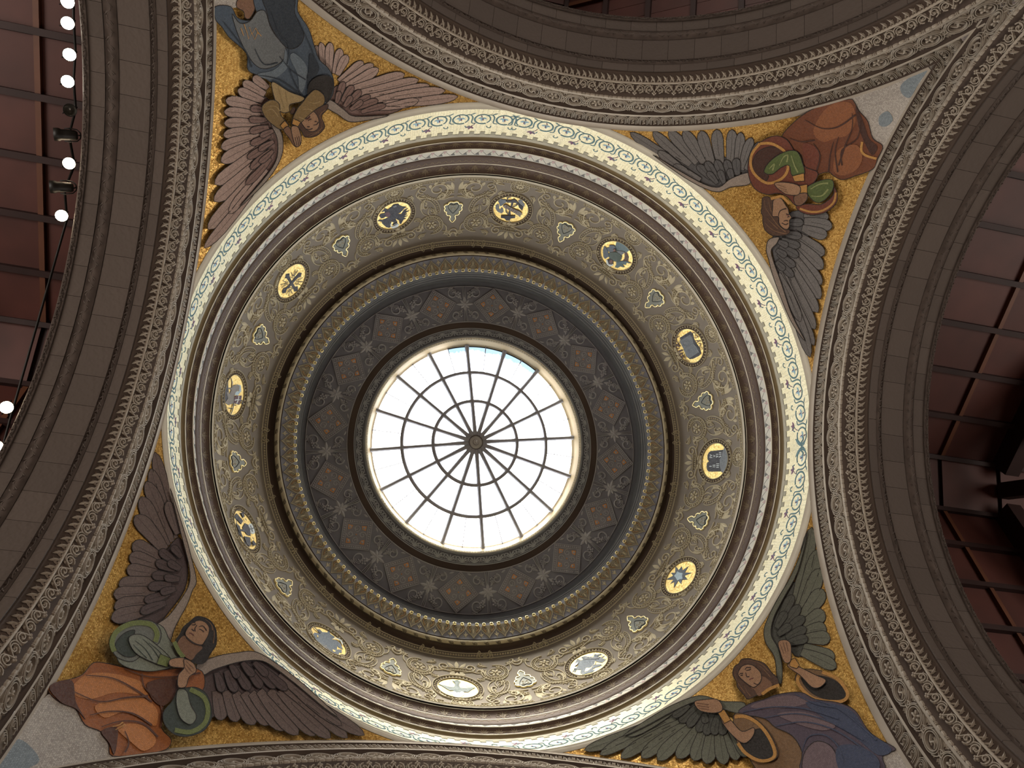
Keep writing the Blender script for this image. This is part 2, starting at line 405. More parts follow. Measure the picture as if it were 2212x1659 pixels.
def vine(flip):
    f = -1 if flip else 1
    a, b, c = MB(), MB(), MB()
    ridge(a, RM, [(f*x, y) for x, y in spiral(0, .084, .0280, .0268, 60, .97, 26)], .0074, .0016, taper=(1, .75))
    ridge(a, RM, [(f*x, y) for x, y in cat([(.014, .060), (.030, .058), (.040, .075), (P1-.036, .105), (P1-.022, .110)], 5)], .0056, .0016, taper=(.6, 1, .7))
    ridge(a, RM, [(f*x, y) for x, y in spiral(.030, .128, .010, .004, 200, -.7, 10)], .0042, .0014)
    leaf(a, RM, f*.030, .058, R_(150 if f > 0 else 30)+PI, .022, .006, .0014)
    for an, l, w in ((100, .019, .010), (165, .017, .009), (25, .017, .009)):
        leaf(b, RM, f*-.001, .076, R_(an if f > 0 else 180-an), l, w, .0016)
    leaf(c, RM, 0, .078, R_(82), .015, .006, .0026); leaf(c, RM, f*-.004, .072, R_(250), .012, .005, .0024)
    return a, b, c
va, vb = vine(False), vine(True)
S1 = [-(i+.5)*4.342 for i in range(22)]; S2 = [(i+.5)*4.342 for i in range(61)]
for ms, angs in ((vb, S1), (va, S2)):
    circle_parts(ms[0], 'vine_scroll', 'vine_green', T1, 0, rots=angs)
    circle_parts(ms[1], 'blue_flower', 'flower_blue', T1, 0, rots=angs)
    circle_parts(ms[2], 'plum_petal', 'leaflet_plum', T1, 0, rots=angs)
mb = MB()
for an in (50, 100, 150): leaf(mb, RM, 0, .128, R_(an), .020, .010, .0016)
ridge(mb, RM, cat([(.003, .128), (.012, .118), (.016, .108)], 4), .003, .0012)
circle_parts(mb, 'plum_leaflet', 'leaflet_plum', T1, 0, rots=[-(2*i+1)*4.342 for i in range(11)]+[(2*i+1)*4.342 for i in range(30)])
mb = MB()
for s in (-1, 1):
    ridge(mb, RM, [(s*x, y) for x, y in cat([(0, .085), (.012, .09), (.024, .075), (.034, .08)], 5)], .006, .0018)
    leaf(mb, RM, 0, .085, R_(90-s*40), .05, .014, .0018); leaf(mb, RM, 0, .085, R_(270-s*40), .032, .012, .0018)
circle_parts(mb, 'vine_calyx', 'vine_green', T1, 0, rots=[0])
# lower cornice ----------------------------------------------------
T2 = root('trim_2', 'dark stepped cornice with stencilled bands between the mosaic ring and the medallion cove')
ringpart('cove', [(1.003, .194), (.9985, .2045), (.9935, .2045)], 'olive_band', T2)
line('edge_line', .9925, .2045, .0016, 'cornice_line', T2)
ringpart('palmette_band', [(.992, .206), (.990, .2145), (.9835, .2225), (.9755, .2275)], 'cornice_dark', T2)
line('edge_line', .9750, .2275, .0016, 'cornice_line', T2)
ringpart('zigzag_band', [(.9752, .229), (.9765, .2335), (.9785, .278)], 'zig_bed', T2)
ringpart('roll', [(.9785, .279), (.976, .281), (.9735, .290), (.9715, .305), (.9715, .3235)], 'cornice_dark', T2)
line('edge_line', .9712, .325, .0020, 'cornice_line', T2)
ringpart('scroll_band', [(.971, .3275), (.968, .338), (.960, .352), (.951, .3595)], 'cornice_dark', T2)
line('edge_line', .949, .3605, .0014, 'cornice_line', T2)
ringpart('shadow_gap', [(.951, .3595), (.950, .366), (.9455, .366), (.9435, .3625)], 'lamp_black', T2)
BM, BL, _ = polymap([(.992, .206), (.990, .2145), (.9835, .2225), (.9755, .2275)])
mb = MB(); pw = 2*PI*.984/132
for an in (-55, -28, 0, 28, 55): leaf(mb, BM, 0, .004, R_(90+an), BL*.72, .005, .0012)
ridge(mb, BM, arc(pw/2, .002, .012, 40, 140, 6), .003, .001)
circle_parts(mb, 'palmette', 'cornice_orn', T2, 132)
ZM, ZL, _ = polymap([(.9765, .2335), (.9785, .278)])
mat('zig_dark', '5b5a58', .7); mat('zig_pink', '9a8480', .7)
pw = 2*PI*.978/136; a, b = MB(), MB()
plate(a, ZM, [(-pw*.42, ZL*.88), (-pw*.10, ZL*.88), (-pw*.26, ZL*.40)], .0009)
ridge(a, ZM, [(-pw*.5, ZL*.88), (0, ZL*.12), (pw*.5, ZL*.88)], .0022, .0008)
plate(b, ZM, [(-pw*.16, ZL*.10), (pw*.16, ZL*.10), (0, ZL*.58)], .0009)
circle_parts(a, 'zigzag_tile', 'zig_dark', T2, 136); circle_parts(b, 'triangle_tile', 'zig_pink', T2, 136)
LM, LL, _ = polymap([(.9735, .290), (.9715, .305), (.9715, .3235)])
mb = MB(); pw = 2*PI*.972/120
for k in (0, 1): ridge(mb, LM, arc(-pw/4+k*pw/2, LL*.15, pw*.22, 10, 170, 6, LL*.5), .004, .001)
circle_parts(mb, 'lattice_arc', 'cornice_orn', T2, 120)
CMm, CL, _ = polymap([(.971, .3275), (.968, .338), (.960, .352), (.951, .3595)])
mb = MB(); pw = 2*PI*.962/96
for s in (-1, 1):
    ridge(mb, CMm, spiral(s*pw*.25, CL*.48, .0135, .003, 90, s*1.2, 14), .0028, .0012)
    leaf(mb, CMm, 0, CL*.12, R_(90-s*28), CL*.7, .006, .0012)
leaf(mb, CMm, 0, CL*.1, R_(90), CL*.85, .006, .0014)
circle_parts(mb, 'palmette_scroll', 'cornice_orn', T2, 96)
# medallion cove ---------------------------------------------------
DP = [(dome_r(.3625+(.6957-.3625)*i/16), .3625+(.6957-.3625)*i/16) for i in range(17)]
C1 = root('ceiling_1', 'coved dome surface with raised scrollwork carrying the medallions and shields')
ringpart('cove_shell', DP, 'dome_bed', C1)
ringpart('rim', [(.9432, .3615), (.9405, .3625), (dome_r(.374)-.0022, .374), (dome_r(.376), .376)], 'dome_edge', C1)
DM, DL, DAT = polymap(DP)
HS = R_(15)*.895                       # half a bay, in units of arc
def both(fn, *a, **k):
    for s in (1, -1): fn(s, *a, **k)
h1 = .0042
def mir(s, pts, du=0): return [(du+s*x, y) for x, y in pts]
sc, ro, vo, pa, bd = MB(), MB(), MB(), MB(), MB()
for s in (1, -1):
    # large rosette scroll above and beside the shield
    cu, cv = .137, .262
    ridge(sc, DM, mir(s, spiral(cu, cv, .050, .046, 150, .86, 26)), .0045, h1)
    ridge(sc, DM, mir(s, spiral(cu, cv, .036, .033, 150, .80, 24)), .0045, h1)
    beads(bd, DM, mir(s, spiral(cu, cv, .0425, .039, 150, .82, 40)), .0036, h1, .0098)
    rosette(ro, DM, s*cu, cv, .023, h1*1.2, 6)
    ridge(sc, DM, mir(s, arc(cu, cv, .026, 0, 330, 16)), .003, h1*.7)
    # beaded S band sweeping from the shield to the medallion side
    sb = cat([(.164, .208), (.169, .190), (.167, .168), (.160, .148), (.146, .128), (.124, .118)], 6)
    for d in (-.0085, .0085): ridge(sc, DM, mir(s, [(x+d, y-d*.5) for x, y in sb]), .0042, h1)
    beads(bd, DM, mir(s, sb), .0036, h1, .0105)
    def acanth(u, v, a, l, curl=1):
        a0 = R_(a if s > 0 else 180-a); k = s*curl; uu = s*u
        tip = (uu+l*cos(a0), v+l*sin(a0)); nx, ny = -sin(a0)*k, cos(a0)*k
        ridge(sc, DM, cat([(uu, v), (uu+l*.5*cos(a0)+nx*l*.14, v+l*.5*sin(a0)+ny*l*.14), (tip[0]+nx*l*.05, tip[1]+ny*l*.05), (tip[0]-nx*l*.22, tip[1]-ny*l*.22), (tip[0]-nx*l*.26-cos(a0)*l*.22, tip[1]-ny*l*.26-sin(a0)*l*.22)], 4), l*.17, h1*1.1, taper=(.6, 1.1, .35))
        for t, d, q in ((.30, 42, .52), (.55, 40, .46), (.78, 36, .36)):
            leaf(sc, DM, uu+l*t*cos(a0)+nx*l*.12, v+l*t*sin(a0)+ny*l*.12, a0+k*R_(d), l*q, l*.20, h1, bend=-k*.25)
        for t, d, q in ((.25, 45, .40), (.50, 42, .34)):
            leaf(sc, DM, uu+l*t*cos(a0), v+l*t*sin(a0), a0-k*R_(d), l*q, l*.18, h1, bend=k*.25)
    for (u, v, a, l, cu_) in ((.104, .235, 205, .034, 1), (.100, .245, 120, .040, -1), (.142, .203, 330, .024, 1), (.178, .300, 40, .040, -1), (.110, .300, 150, .034, 1), (.120, .122, 95, .046, 1), (.128, .112, 205, .038, -1), (.158, .132, 330, .044, 1), (.140, .170, 70, .032, -1), (.070, .120, 250, .034, 1), (.198, .134, 285, .026, -1), (.062, .045, 340, .030, 1)):
        acanth(u, v, a, l, cu_)
    for st in (((.137, .212), (.128, .195), (.134, .170)), ((.186, .262), (.196, .278), (.194, .302), (.180, .318)), ((.124, .118), (.105, .135), (.100, .165), (.108, .195), (.125, .212))): ridge(sc, DM, mir(s, cat(list(st), 5)), .0060, h1, taper=(.7, 1, .6))
    # lower leaf scroll beside the palmette
    ridge(sc, DM, mir(s, spiral(.172, .074, .042, .008, 60, -1.35, 30)), .008, h1*1.1, taper=(1, .7))
    beads(bd, DM, mir(s, arc(.172, .074, .050, 30, 150, 16)), .0032, h1, .0095)
    ridge(sc, DM, mir(s, arc(.172, .074, .057, 20, 165, 14)), .004, h1)
    for a in (200, 240, 280, 320): leaf(sc, DM, s*(.172+.030*cos(R_(a))), .074+.030*sin(R_(a)), R_(a+60 if s > 0 else 120-a), .026, .013, h1)
    ridge(sc, DM, mir(s, spiral(.112, .060, .022, .005, 90, 1.3, 18)), .0055, h1)
    rosette(ro, DM, s*.095, .032, .017, h1, 5)
    ridge(sc, DM, mir(s, cat([(.095, .055), (.085, .085), (.096, .11), (.11, .13)], 5)), .006, h1, taper=(.5, 1, .5))
    # volutes of the lily above the medallion
    ridge(vo, DM, mir(s, spiral(.047, .292, .022, .004, 250, 1.4, 24)), .0062, h1*1.2)
    ridge(vo, DM, mir(s, cat([(.012, .262), (.030, .268), (.052, .272), (.075, .262), (.09, .275)], 5)), .006, h1, taper=(1, 1, .3))
    leaf(vo, DM, s*.010, .268, R_(270+s*35), .028, .018, h1); leaf(vo, DM, s*.010, .292, R_(90-s*38), .040, .014, h1)
    # volutes and fan of the palmette under the shield (centred on the bay edge)
    for q in range(3): leaf(pa, DM, s*HS, .085, R_(270+(-s)*(12+24*q)), .052-.006*q, .013, h1)
    ridge(pa, DM, [(s*HS-s*x, y) for x, y in spiral(.050, .112, .018, .004, 270, -1.3, 20)], .0055, h1)
    ridge(pa, DM, [(s*HS-s*x, y) for x, y in cat([(0, .122), (.02, .124), (.040, .132), (.055, .128)], 4)], .006, h1)
    ridge(pa, DM, [(s*HS-s*x, y) for x, y in cat([(.0, .325), (.012, .310), (.030, .318), (.024, .300), (.010, .292)], 4)], .0065, h1)
    ridge(pa, DM, [(s*HS, .10), (s*HS-s*.036, .10)], .0036, h1*1.2); ridge(pa, DM, [(s*HS, .088), (s*HS-s*.036, .088)], .0036, h1*1.2)
    beads(bd, DM, [(s*HS-s*.003, .094), (s*HS-s*.036, .094)], .0032, h1*1.2, .0085)
leaf(vo, DM, 0, .262, R_(270), .028, .022, h1*1.2); leaf(vo, DM, 0, .290, R_(90), .042, .016, h1*1.2)
for v in (.271, .285): ridge(vo, DM, [(-.032, v), (.032, v)], .0036, h1*1.5)
beads(bd, DM, [(-.03, .278), (.031, .278)], .0034, h1*1.5, .0088)
# small pierced disc between medallion and rim
for r in (.036, .023): ridge(ro, DM, arc(0, .041, r, 0, 345, 24), .0036, h1, True)
beads(bd, DM, arc(0, .041, .0295, 0, 360, 48), .0034, h1, .0092)
rosette(ro, DM, 0, .041, .019, h1, 8)
# border rows
nb = 60
for v in (.0165, .0285): ridge(sc, DM, [(-HS+2*HS*i/nb, v) for i in range(nb+1)], .0028, .0028)
beads(bd, DM, [(-HS+2*HS*i/nb, .0225) for i in range(nb+1)], .0034, .0034, 2*HS/44)
for mbx, nm in ((sc, 'scrollwork'), (ro, 'rosette_relief'), (vo, 'lily_relief'), (pa, 'palmette_relief'), (bd, 'bead_relief')):
    for o in circle_parts(mbx, nm, 'dome_relief', C1, 12):
        if nm == 'bead_relief': o['kind'] = 'stuff'
# upper cornice ----------------------------------------------------
T3 = root('trim_3', 'inner cornice ring with gilded leaf band above the medallion cove')
ringpart('bead_course', [(.8285, .6957), (.826, .7000), (.8096, .7100)], 'dome_bed', T3)
for r, z in ((.8265, .6975), (.8105, .7075)): line('bead_border', r, z, .0020, 'dome_relief', T3)
ringpart('dark_cove', [(.8096, .7100), (.803, .7200), (.793, .7230), (.784, .7180)], 'stone_bed', T3)
ringpart('leaf_roll', [(.784, .7180), (.7815, .7070), (.776, .7005), (.769, .7005), (.7645, .7060)], 'dome_relief', T3)
ringpart('groove', [(.7645, .7060), (.764, .712), (.7605, .712)], 'cornice_dark', T3)
ringpart('leaf_band', [(.7612, .7080), (.752, .7140), (.735, .7230), (.719, .7320), (.711, .7400), (.7076, .7454)], 'ceil_bed', T3)
GR = [(.7076, .7454), (.7076, .751), (.7045, .753), (.7045, .763), (.701, .765), (.701, .777), (.697, .779), (.697, .795), (.693, .797), (.6905, .8135)]
mat('groove_grey', '5a5d60', .75); ringpart('grooved_course', GR, 'groove_grey', T3, smooth=False)
for r, z in ((.7068, .7485), (.7038, .7580), (.7002, .7705), (.6962, .7870)): line('groove_line', r, z, .0014, 'frieze_orn', T3)
ringpart('upper_shadow_band', [(.6905, .8135), (.6905, .8463), (.681, .8463)], 'frieze_bed', T3)
BE, BEL, _ = polymap([(.826, .7000), (.8096, .7100)])
mb = MB(); wl = 2*PI*.818/12; beads(mb, BE, [(-wl/2+wl*i/40, BEL*.5) for i in range(41)], .0042, .004, wl/44)
for o in circle_parts(mb, 'bead_row', 'dome_relief', T3, 12): o['kind'] = 'stuff'
mb = MB()
rosette(mb, BE, 0, BEL*.5, .012, .006, 6)
for s in (-1, 1):
    for q in (-1, 1): ridge(mb, BE, spiral(s*.022, BEL*.5+q*.008, .009, .003, 90, s*q*1.1, 10), .004, .005)
circle_parts(mb, 'clasp', 'dome_relief', T3, 24, 7.5)
RL, RLL, _ = polymap([(.784, .7180), (.7815, .7070), (.776, .7005), (.769, .7005), (.7645, .7060)])
mb = MB(); pw = 2*PI*.776/110
ridge(mb, RL, spiral(0, RLL*.5, .009, .002, 30, 1.3, 12), .003, .0022)
leaf(mb, RL, -.012, RLL*.25, R_(40), .026, .006, .002); leaf(mb, RL, .012, RLL*.75, R_(220), .02, .006, .002)
mat('roll_shade', '6f6654', .7)
circle_parts(mb, 'roll_leaf', 'roll_shade', T3, 110)
FM, FL, _ = polymap([(.7612, .7080), (.752, .7140), (.735, .7230), (.719, .7320), (.711, .7400), (.7076, .7454)])
pw = 2*PI*.733/80; a, b, c = MB(), MB(), MB()
hl = cat([(0, .004), (pw*.10, .014), (pw*.30, .026), (pw*.46, .038), (pw*.42, .050), (pw*.28, .056)], 5)
mat('leaf_fill', '726a58', .6); mat('leaf_line', 'a59b80', .5, .2); mat('leaf_vein', 'b58a58', .45, .3)
fl = MB(); plate(fl, FM, hl+[(-x, y) for x, y in hl[::-1]], .0016)
for s in (-1, 1):
    ridge(a, FM, mir(s, hl), .0030, .0034)
    ridge(a, FM, mir(s, spiral(pw*.14, .040, .007, .002, 270, 1.1, 10)), .0022, .0030)
    ridge(b, FM, mir(s, [(x*.74, y*.78+.011) for x, y in hl[8:22]]), .0022, .0034)
    ridge(c, FM, mir(s, arc(pw*.25, .0575, .0058, 200, 520, 12)), .0036, .0058)
    leaf(a, FM, s*pw*.5, .010, R_(90-s*38), .016, .005, .0022)
leaf(a, FM, 0, .020, R_(90), .022, .007, .0034); leaf(a, FM, pw*.5, .004, R_(90), .026, .006, .0024)
circle_parts(fl, 'heart_leaf', 'leaf_fill', T3, 80); circle_parts(a, 'leaf_outline', 'leaf_line', T3, 80); circle_parts(b, 'gilt_vein', 'leaf_vein', T3, 80); circle_parts(c, 'gilt_curl', 'gild_pale', T3, 80)
# diamond ceiling --------------------------------------------------
C2 = root('ceiling_2', 'flat ring ceiling of carved diamond panels round the skylight')
ringpart('ceiling_bed', [(.681, .8463), (.5167, .8463)], 'ceil_bed', C2)
for r in (.679, .519): line('border_line', r, .8450, .0017, 'ceil_relief', C2)
def flat(z):
    return lambda u, v, h: tuple(W((v, u, z-h)))
QM = flat(.8463)
def dia(k, u0=0, v0=.5985): return [(u0+k*sin(a*PI/2), v0+k*cos(a*PI/2)) for a in range(4)]
a, b, c = MB(), MB(), MB()
gp = MB(); plate(gp, QM, dia(.0795), .0040)
for k in (.0778, .0585): 
    d = dia(k)
    for i in range(4): ridge(a, QM, [d[i], d[(i+1) % 4]], .0030, .0068)
d = dia(.068)
for i in range(4): beads(a, QM, [(d[i][0]+(d[(i+1) % 4][0]-d[i][0])*t/40, d[i][1]+(d[(i+1) % 4][1]-d[i][1])*t/40) for t in range(40)], .0042, .0068, .0086)
for i in range(4):
    an = i*PI/2+PI/4
    u, v = .024*sin(an), .5985+.024*cos(an)
    ridge(a, QM, spiral(u, v, .0135, .003, math.degrees(an), 1.25, 16), .0042, .0068)
    leaf(a, QM, .008*sin(an), .5985+.008*cos(an), PI/2-an+.6, .026, .008, .0064)
    x = i*PI/2
    plate(c, QM, [(px_*cos(x)+py_*sin(x), .5985-px_*sin(x)+py_*cos(x)) for px_, py_ in ((-.012, .036), (0, .050), (.012, .036), (0, .030))], .0062)
    blob(a, QM, .038*sin(x), .5985+.038*cos(x), .0075, .0075, .0085, 8)
blob(c, QM, 0, .5985, .004, .004, .0085, 4)
mat('panel_ground', '86868c', .8); mb2 = circle_parts(gp, 'diamond_panel', 'panel_ground', C2, 16)
og = a.obj('panel_carving', 'ceil_relief', None)
for i, dpn in enumerate(mb2):
    g = og if i == 0 else og.copy()
    if i: COL.objects.link(g)
    g.parent = dpn
oc = c.obj('gilt_corners', 'gild_orange', None)
for i, dpn in enumerate(mb2):
    g = oc if i == 0 else oc.copy()
    if i: COL.objects.link(g)
    g.parent = dpn
mb = MB()
for i in range(8): leaf(mb, QM, 0, .5985, i*PI/4, .038 if i % 2 == 0 else .026, .013, .0055)
blob(mb, QM, 0, .5985, .007, .007, .008)
for s in (-1, 1):
    for q in (-1, 1):
        k = 1.12 if q > 0 else .85
        cu, cv = s*.033*k, .5985+q*.048
        ridge(mb, QM, spiral(cu+s*.010, cv, .023*k, .004, 90 if q > 0 else 270, -s*q*1.1, 18), .0055, .0055)
        for r_ in (.017, .012): ridge(mb, QM, arc(cu+s*.010, cv, r_*k, 40 if s > 0 else 140, 140 if s > 0 else 40, 8) if q > 0 else arc(cu+s*.010, cv, r_*k, 220, 320, 8), .003, .005)
        for j, (du, dv) in enumerate(((0, 0), (.007, .004), (-.006, .005), (.001, .009), (.006, -.006), (-.005, -.006), (.0, -.011), (.010, .011))): blob(mb, QM, s*(.022*k+du*k), cv-q*.004+dv*k, .0042*k, .0042*k, .0072, 6)
        leaf(mb, QM, s*.012, .5985+q*.022, R_(90*q-s*q*30), .03, .010, .005)
        leaf(mb, QM, cu+s*.032, cv+q*.022, R_(90*q+s*60), .02, .008, .005)
for q in (-1, 1):
    for du in (-.004, 0, .004): ridge(mb, QM, [(du, .5985+q*.03), (du*1.6, .5985+q*.078)], .0036, .0065)
circle_parts(mb, 'grape_cross', 'ceil_relief', C2, 16, 11.25)
# skylight surround -----------------------------------------------
T4 = root('trim_4', 'grey stencilled frieze ring round the skylight')
ringpart('plain_band', [(.5167, .8463), (.5160, .8440), (.4935, .8490), (.4927, .8510)], 'stone_bed', T4)
ringpart('frieze_bed', [(.4927, .8510), (.4473, .8400)], 'frieze_bed', T4)
for r, z in ((.491, .8495), (.4495, .8395)): line('frieze_border', r, z, .0018, 'frieze_orn', T4)
line('bright_bead', .4455, .8405, .0024, 'cornice_line', T4); line('bright_bead', .4410, .8480, .0022, 'cornice_line', T4)
ringpart('reveal', [(.4440, .8440), (.4391, .8530), (.4300, .8700), (.4240, .8877), (.4190, .8885), (.4190, .8905), (.4260, .8925)], 'olive_band', T4)
VM, VL, _ = polymap([(.4927, .8510), (.4473, .8400)])
mb = MB(); pw = 2*PI*.47/60
for an in (-60, -30, 0, 30, 60): leaf(mb, VM, 0, .010, R_(90+an), .026, .0055, .0016)
for s in (-1, 1): ridge(mb, VM, spiral(s*pw*.36, .024, .010, .003, 270, s*1.1, 10), .0032, .0016)
ridge(mb, VM, [(-pw*.5, .008), (pw*.5, .008)], .003, .0014); ridge(mb, VM, [(-pw*.5, .040), (pw*.5, .040)], .003, .0014)
circle_parts(mb, 'frieze_palmette', 'frieze_orn', T4, 60)
mb = MB(); wl = 2*PI*.4436/16; tm, _, _ = polymap([(.4455, .843), (.4391, .853)])
beads(mb, tm, [(-wl/2+wl*i/20, .005) for i in range(21)], .0026, .003, wl/16)
for o in circle_parts(mb, 'rope_bead', 'cornice_line', T4, 16): o['kind'] = 'stuff'
# skylight ---------------------------------------------------------
W1 = root('window_1', 'round glazed skylight with sixteen radial bars and a central hub')
def zsky(r): return .8555+.033*max(0, (r-.03)/.387)**1.15
def bar3(r0, r1, w, d, lift=0):
    mb = MB(); n = 8
    for i in range(n+1):
        r = r0+(r1-r0)*i/n; z = zsky(r)+lift
        for y, q in ((-w, .25), (-w, 1), (w, 1), (w, .25), (w*.5, 0), (-w*.5, 0)): mb.v.append(tuple(W((r, y, z+d*q-d))))
    for i in range(n):
        for k in range(6): mb.f.append((i*6+k, i*6+(k+1) % 6, (i+1)*6+(k+1) % 6, (i+1)*6+k))
    return mb
circle_parts(bar3(.030, .4315, .0084, .014), 'glazing_bar', 'metal_frame', W1, 16, 11.25)
circle_parts(bar3(.303, .428, .0018, .004), 'putty_line', 'metal_frame', W1, 16, 0)
def hoop(r, w): 
    z = zsky(r); return [(r+w, z), (r+w, z-.010), (r+w*.5, z-.014), (r-w*.5, z-.014), (r-w, z-.010), (r-w, z)]
ringpart('glazing_ring', hoop(.3005, .0078), 'metal_frame', W1, 96); ringpart('glazing_ring', hoop(.1745, .0078), 'metal_frame', W1, 96)
ringpart('hub', [(.0005, .826), (.004, .8265), (.0055, .829), (.005, .833), (.009, .8335), (.0115, .837), (.010, .842), (.014, .8425), (.026, .8445), (.0275, .8485), (.026, .850), (.046, .853), (.049, .858), (.047, .866), (.0005, .868)], 'metal_hub', W1, 48)
def pane(r0, r1, a0, a1, m, nm='pane'):
    mb = MB(); n = 4
    for r in (r0, (r0+r1)/2, r1):
        for i in range(n+1):
            a = R_(a0+(a1-a0)*i/n); mb.v.append(tuple(W((r*cos(a), r*sin(a), zsky(r)-.002))))
    for k in range(2):
        for i in range(n): mb.f.append((k*(n+1)+i, k*(n+1)+i+1, (k+1)*(n+1)+i+1, (k+1)*(n+1)+i))
    return mb
for r0, r1, n_, m_ in ((.045, .1745, 16, 'sky_glass'), (.1745, .3005, 16, 'sky_glass')):
    circle_parts(pane(r0, r1, 0, 22.5, m_), 'pane', m_, W1, 16, 11.25)
circle_parts(pane(.3005, .423, 0, 11.25, ''), 'pane', 'sky_glass', W1, 0, rots=[11.25*i for i in range(32) if i not in (22, 23, 24, 25, 26)])
for i in (22, 23, 24, 25, 26):
    o = pane(.3005, .423, 11.25*i, 11.25*i+11.25, '').obj('pane', 'sky_glass_soiled', None); adopt(o, W1)
    o['label'] = 'outer pane clouded along its rim'
# ================================================================ the four arches
def asweep(prof, a0=-90, a1=90, n=96, down=0):
    """profile (X, rho) swept about the arch axis; local frame: arch axis = x, centre at the origin"""
    mb = MB(); c = len(prof)
    angs = [R_(a0+(a1-a0)*i/n) for i in range(n+1)]
    for a in angs:
        for X, rho in prof: mb.v.append((X*S, rho*sin(a)*S, rho*cos(a)*S))
    for i in range(n):
        for k in range(c-1): mb.f.append((i*c+k, i*c+k+1, (i+1)*c+k+1, (i+1)*c+k))
    return fixn2(mb)
def fixn2(mb):
    t = Vector((0, 0, .35*S))
    for i, f in enumerate(mb.f):
        a, b, c = (Vector(mb.v[f[k]]) for k in (0, 1, 2))
        if (b-a).cross(c-a).dot(t-a) < 0: mb.f[i] = tuple(reversed(f))
    return mb
def amax(rho): return 88 if rho <= 1.0 else math.degrees(math.asin(min(1, (AX+.006)/rho)))
def amap(X0, rho0, X1, rho1):
    """relief map on the strip from (X0,rho0) outwards to (X1,rho1); v runs along the strip, h leaves it towards the viewer below"""
    dx, dr = X1-X0, rho1-rho0; l = math.hypot(dx, dr); tx, tr = dx/l, dr/l
    nx, nr = -abs(tr), (tx if tr < 0 else -tx)
    if nr > 0 and abs(nr) > .3: nr = -nr
    def m(u, v, h):
        X = X0+tx*v+nx*h; r = rho0+tr*v+nr*h; a = u/rho0
        return (X*S, r*sin(a)*S, r*cos(a)*S)
    return m, l
BANDS = [('outer_fillet', [(1.004, 1.134), (.984, 1.133), (.984, 1.103)], 'stone_relief'),
         ('egg_bed', [(.984, 1.103), (.992, 1.101), (.997, 1.090), (.997, 1.066), (.990, 1.058), (.988, 1.0565)], 'stone_bed'),
         ('fillet', [(.988, 1.0565), (.9865, 1.052), (.988, 1.0475)], 'stone_relief'),
         ('groove', [(.988, 1.0475), (.999, 1.0460), (1.002, 1.042)], 'stone_bed'),
         ('ring_bed', [(1.002, 1.042), (1.002, .985)], 'stone_bed'),
         ('fillet', [(1.002, .985), (.995, .983), (.994, .978), (.995, .974)], 'stone_relief'),
         ('bead_bed', [(.995, .974), (.995, .962), (1.006, .958), (1.006, .949), (1.000, .946)], 'stone_bed'),
         ('vine_bed', [(1.000, .946), (1.016, .924)], 'stone_bed'),
         ('rim', [(1.016, .924), (1.012, .921), (1.0135, .9165), (1.018, .916)], 'stone_relief'),
         ('fringe_bed', [(1.018, .916), (1.034, .902), (1.036, .893)], 'stone_bed'),
         ('carved_strip', [(1.0615, .893), (1.0615, .888), (1.0760, .888), (1.0760, .893)], 'stone_strip'),
         ('carved_strip', [(1.151, .895), (1.1525, .887), (1.167, .882), (1.1815, .887), (1.183, .895)], 'stone_strip'),
         ('carved_edge', [(1.2200, .893), (1.2205, .885), (1.232, .884), (1.238, .893), (1.238, 1.60)], 'stone_strip'),
         ('joint_backing', [(1.034, .894), (1.222, .894)], 'stone_bed')]
EM, EL = amap(.997, 1.060, .997, 1.101)
egg = MB()
wE = .0168
for k, hh, ww in ((1, .0065, .0030), (.78, .0090, .0026), (.58, .0100, .0022)):
    ridge(egg, EM, [(-wE*k, EL*.98)]+[(wE*k*cos(R_(a)), EL*.52+EL*.50*k*sin(R_(a))) for a in range(180, 361, 18)]+[(wE*k, EL*.98)], ww, hh)
ridge(egg, EM, cat([(-.0045, EL*.88), (.0045, EL*.74), (-.0035, EL*.52), (.0035, EL*.36)], 4), .0026, .011)
blob(egg, EM, .0040, EL*.82, .0024, .0024, .012, 6); blob(egg, EM, -.0034, EL*.42, .0024, .0024, .012, 6)
leaf(egg, EM, .0180, EL*.95, R_(270), EL*.80, .0026, .010)
GM, GL = amap(1.002, .985, 1.002, 1.042)
def bigring(kind):
    g = MB(); r = .0268; cv = GL*.5
    for k in (1.0, .80): ridge(g, GM, arc(0, cv, r*k, 0, 345, 24), .0034, .0085, True)
    if kind: rosette(g, GM, 0, cv, .0175, .008, 5, .3)
    else:
        ridge(g, GM, cat([(-.014, cv-.008), (-.004, cv+.006), (.006, cv-.004), (.013, cv+.010)], 5), .0075, .008, taper=(.4, 1, .4))
        leaf(g, GM, -.004, cv-.010, R_(20), .018, .009, .007); leaf(g, GM, .004, cv+.010, R_(200), .016, .008, .007)
    return g
def linkring():
    g = MB(); cv = GL*.5
    ridge(g, GM, arc(0, cv, .0085, 0, 330, 12), .0038, .007, True)
    for s in (-1, 1):
        ridge(g, GM, cat([(s*.020, cv+.026), (s*.006, cv+.016), (-s*.008, cv-.014), (-s*.020, cv-.026)], 5), .004, .0065)
        for q in (-1, 1):
            leaf(g, GM, s*.003, cv+q*.017, R_(90*q), .013, .008, .006); leaf(g, GM, s*.012, cv+q*.027, R_(90*q+180+s*50), .013, .006, .006)
    return g
BDM, BDL = amap(.995, .962, .995, .974)
bds = MB()
for i, (l, x) in enumerate(((.011, -.013), (.0028, -.001), (.0028, .003), (.011, .014))): blob(bds, BDM, x, BDL*.5, l*.9, .0048, .006, 6)
VNM, VNL = amap(1.016, .924, 1.000, .946)
vin = MB(); wv = .0300
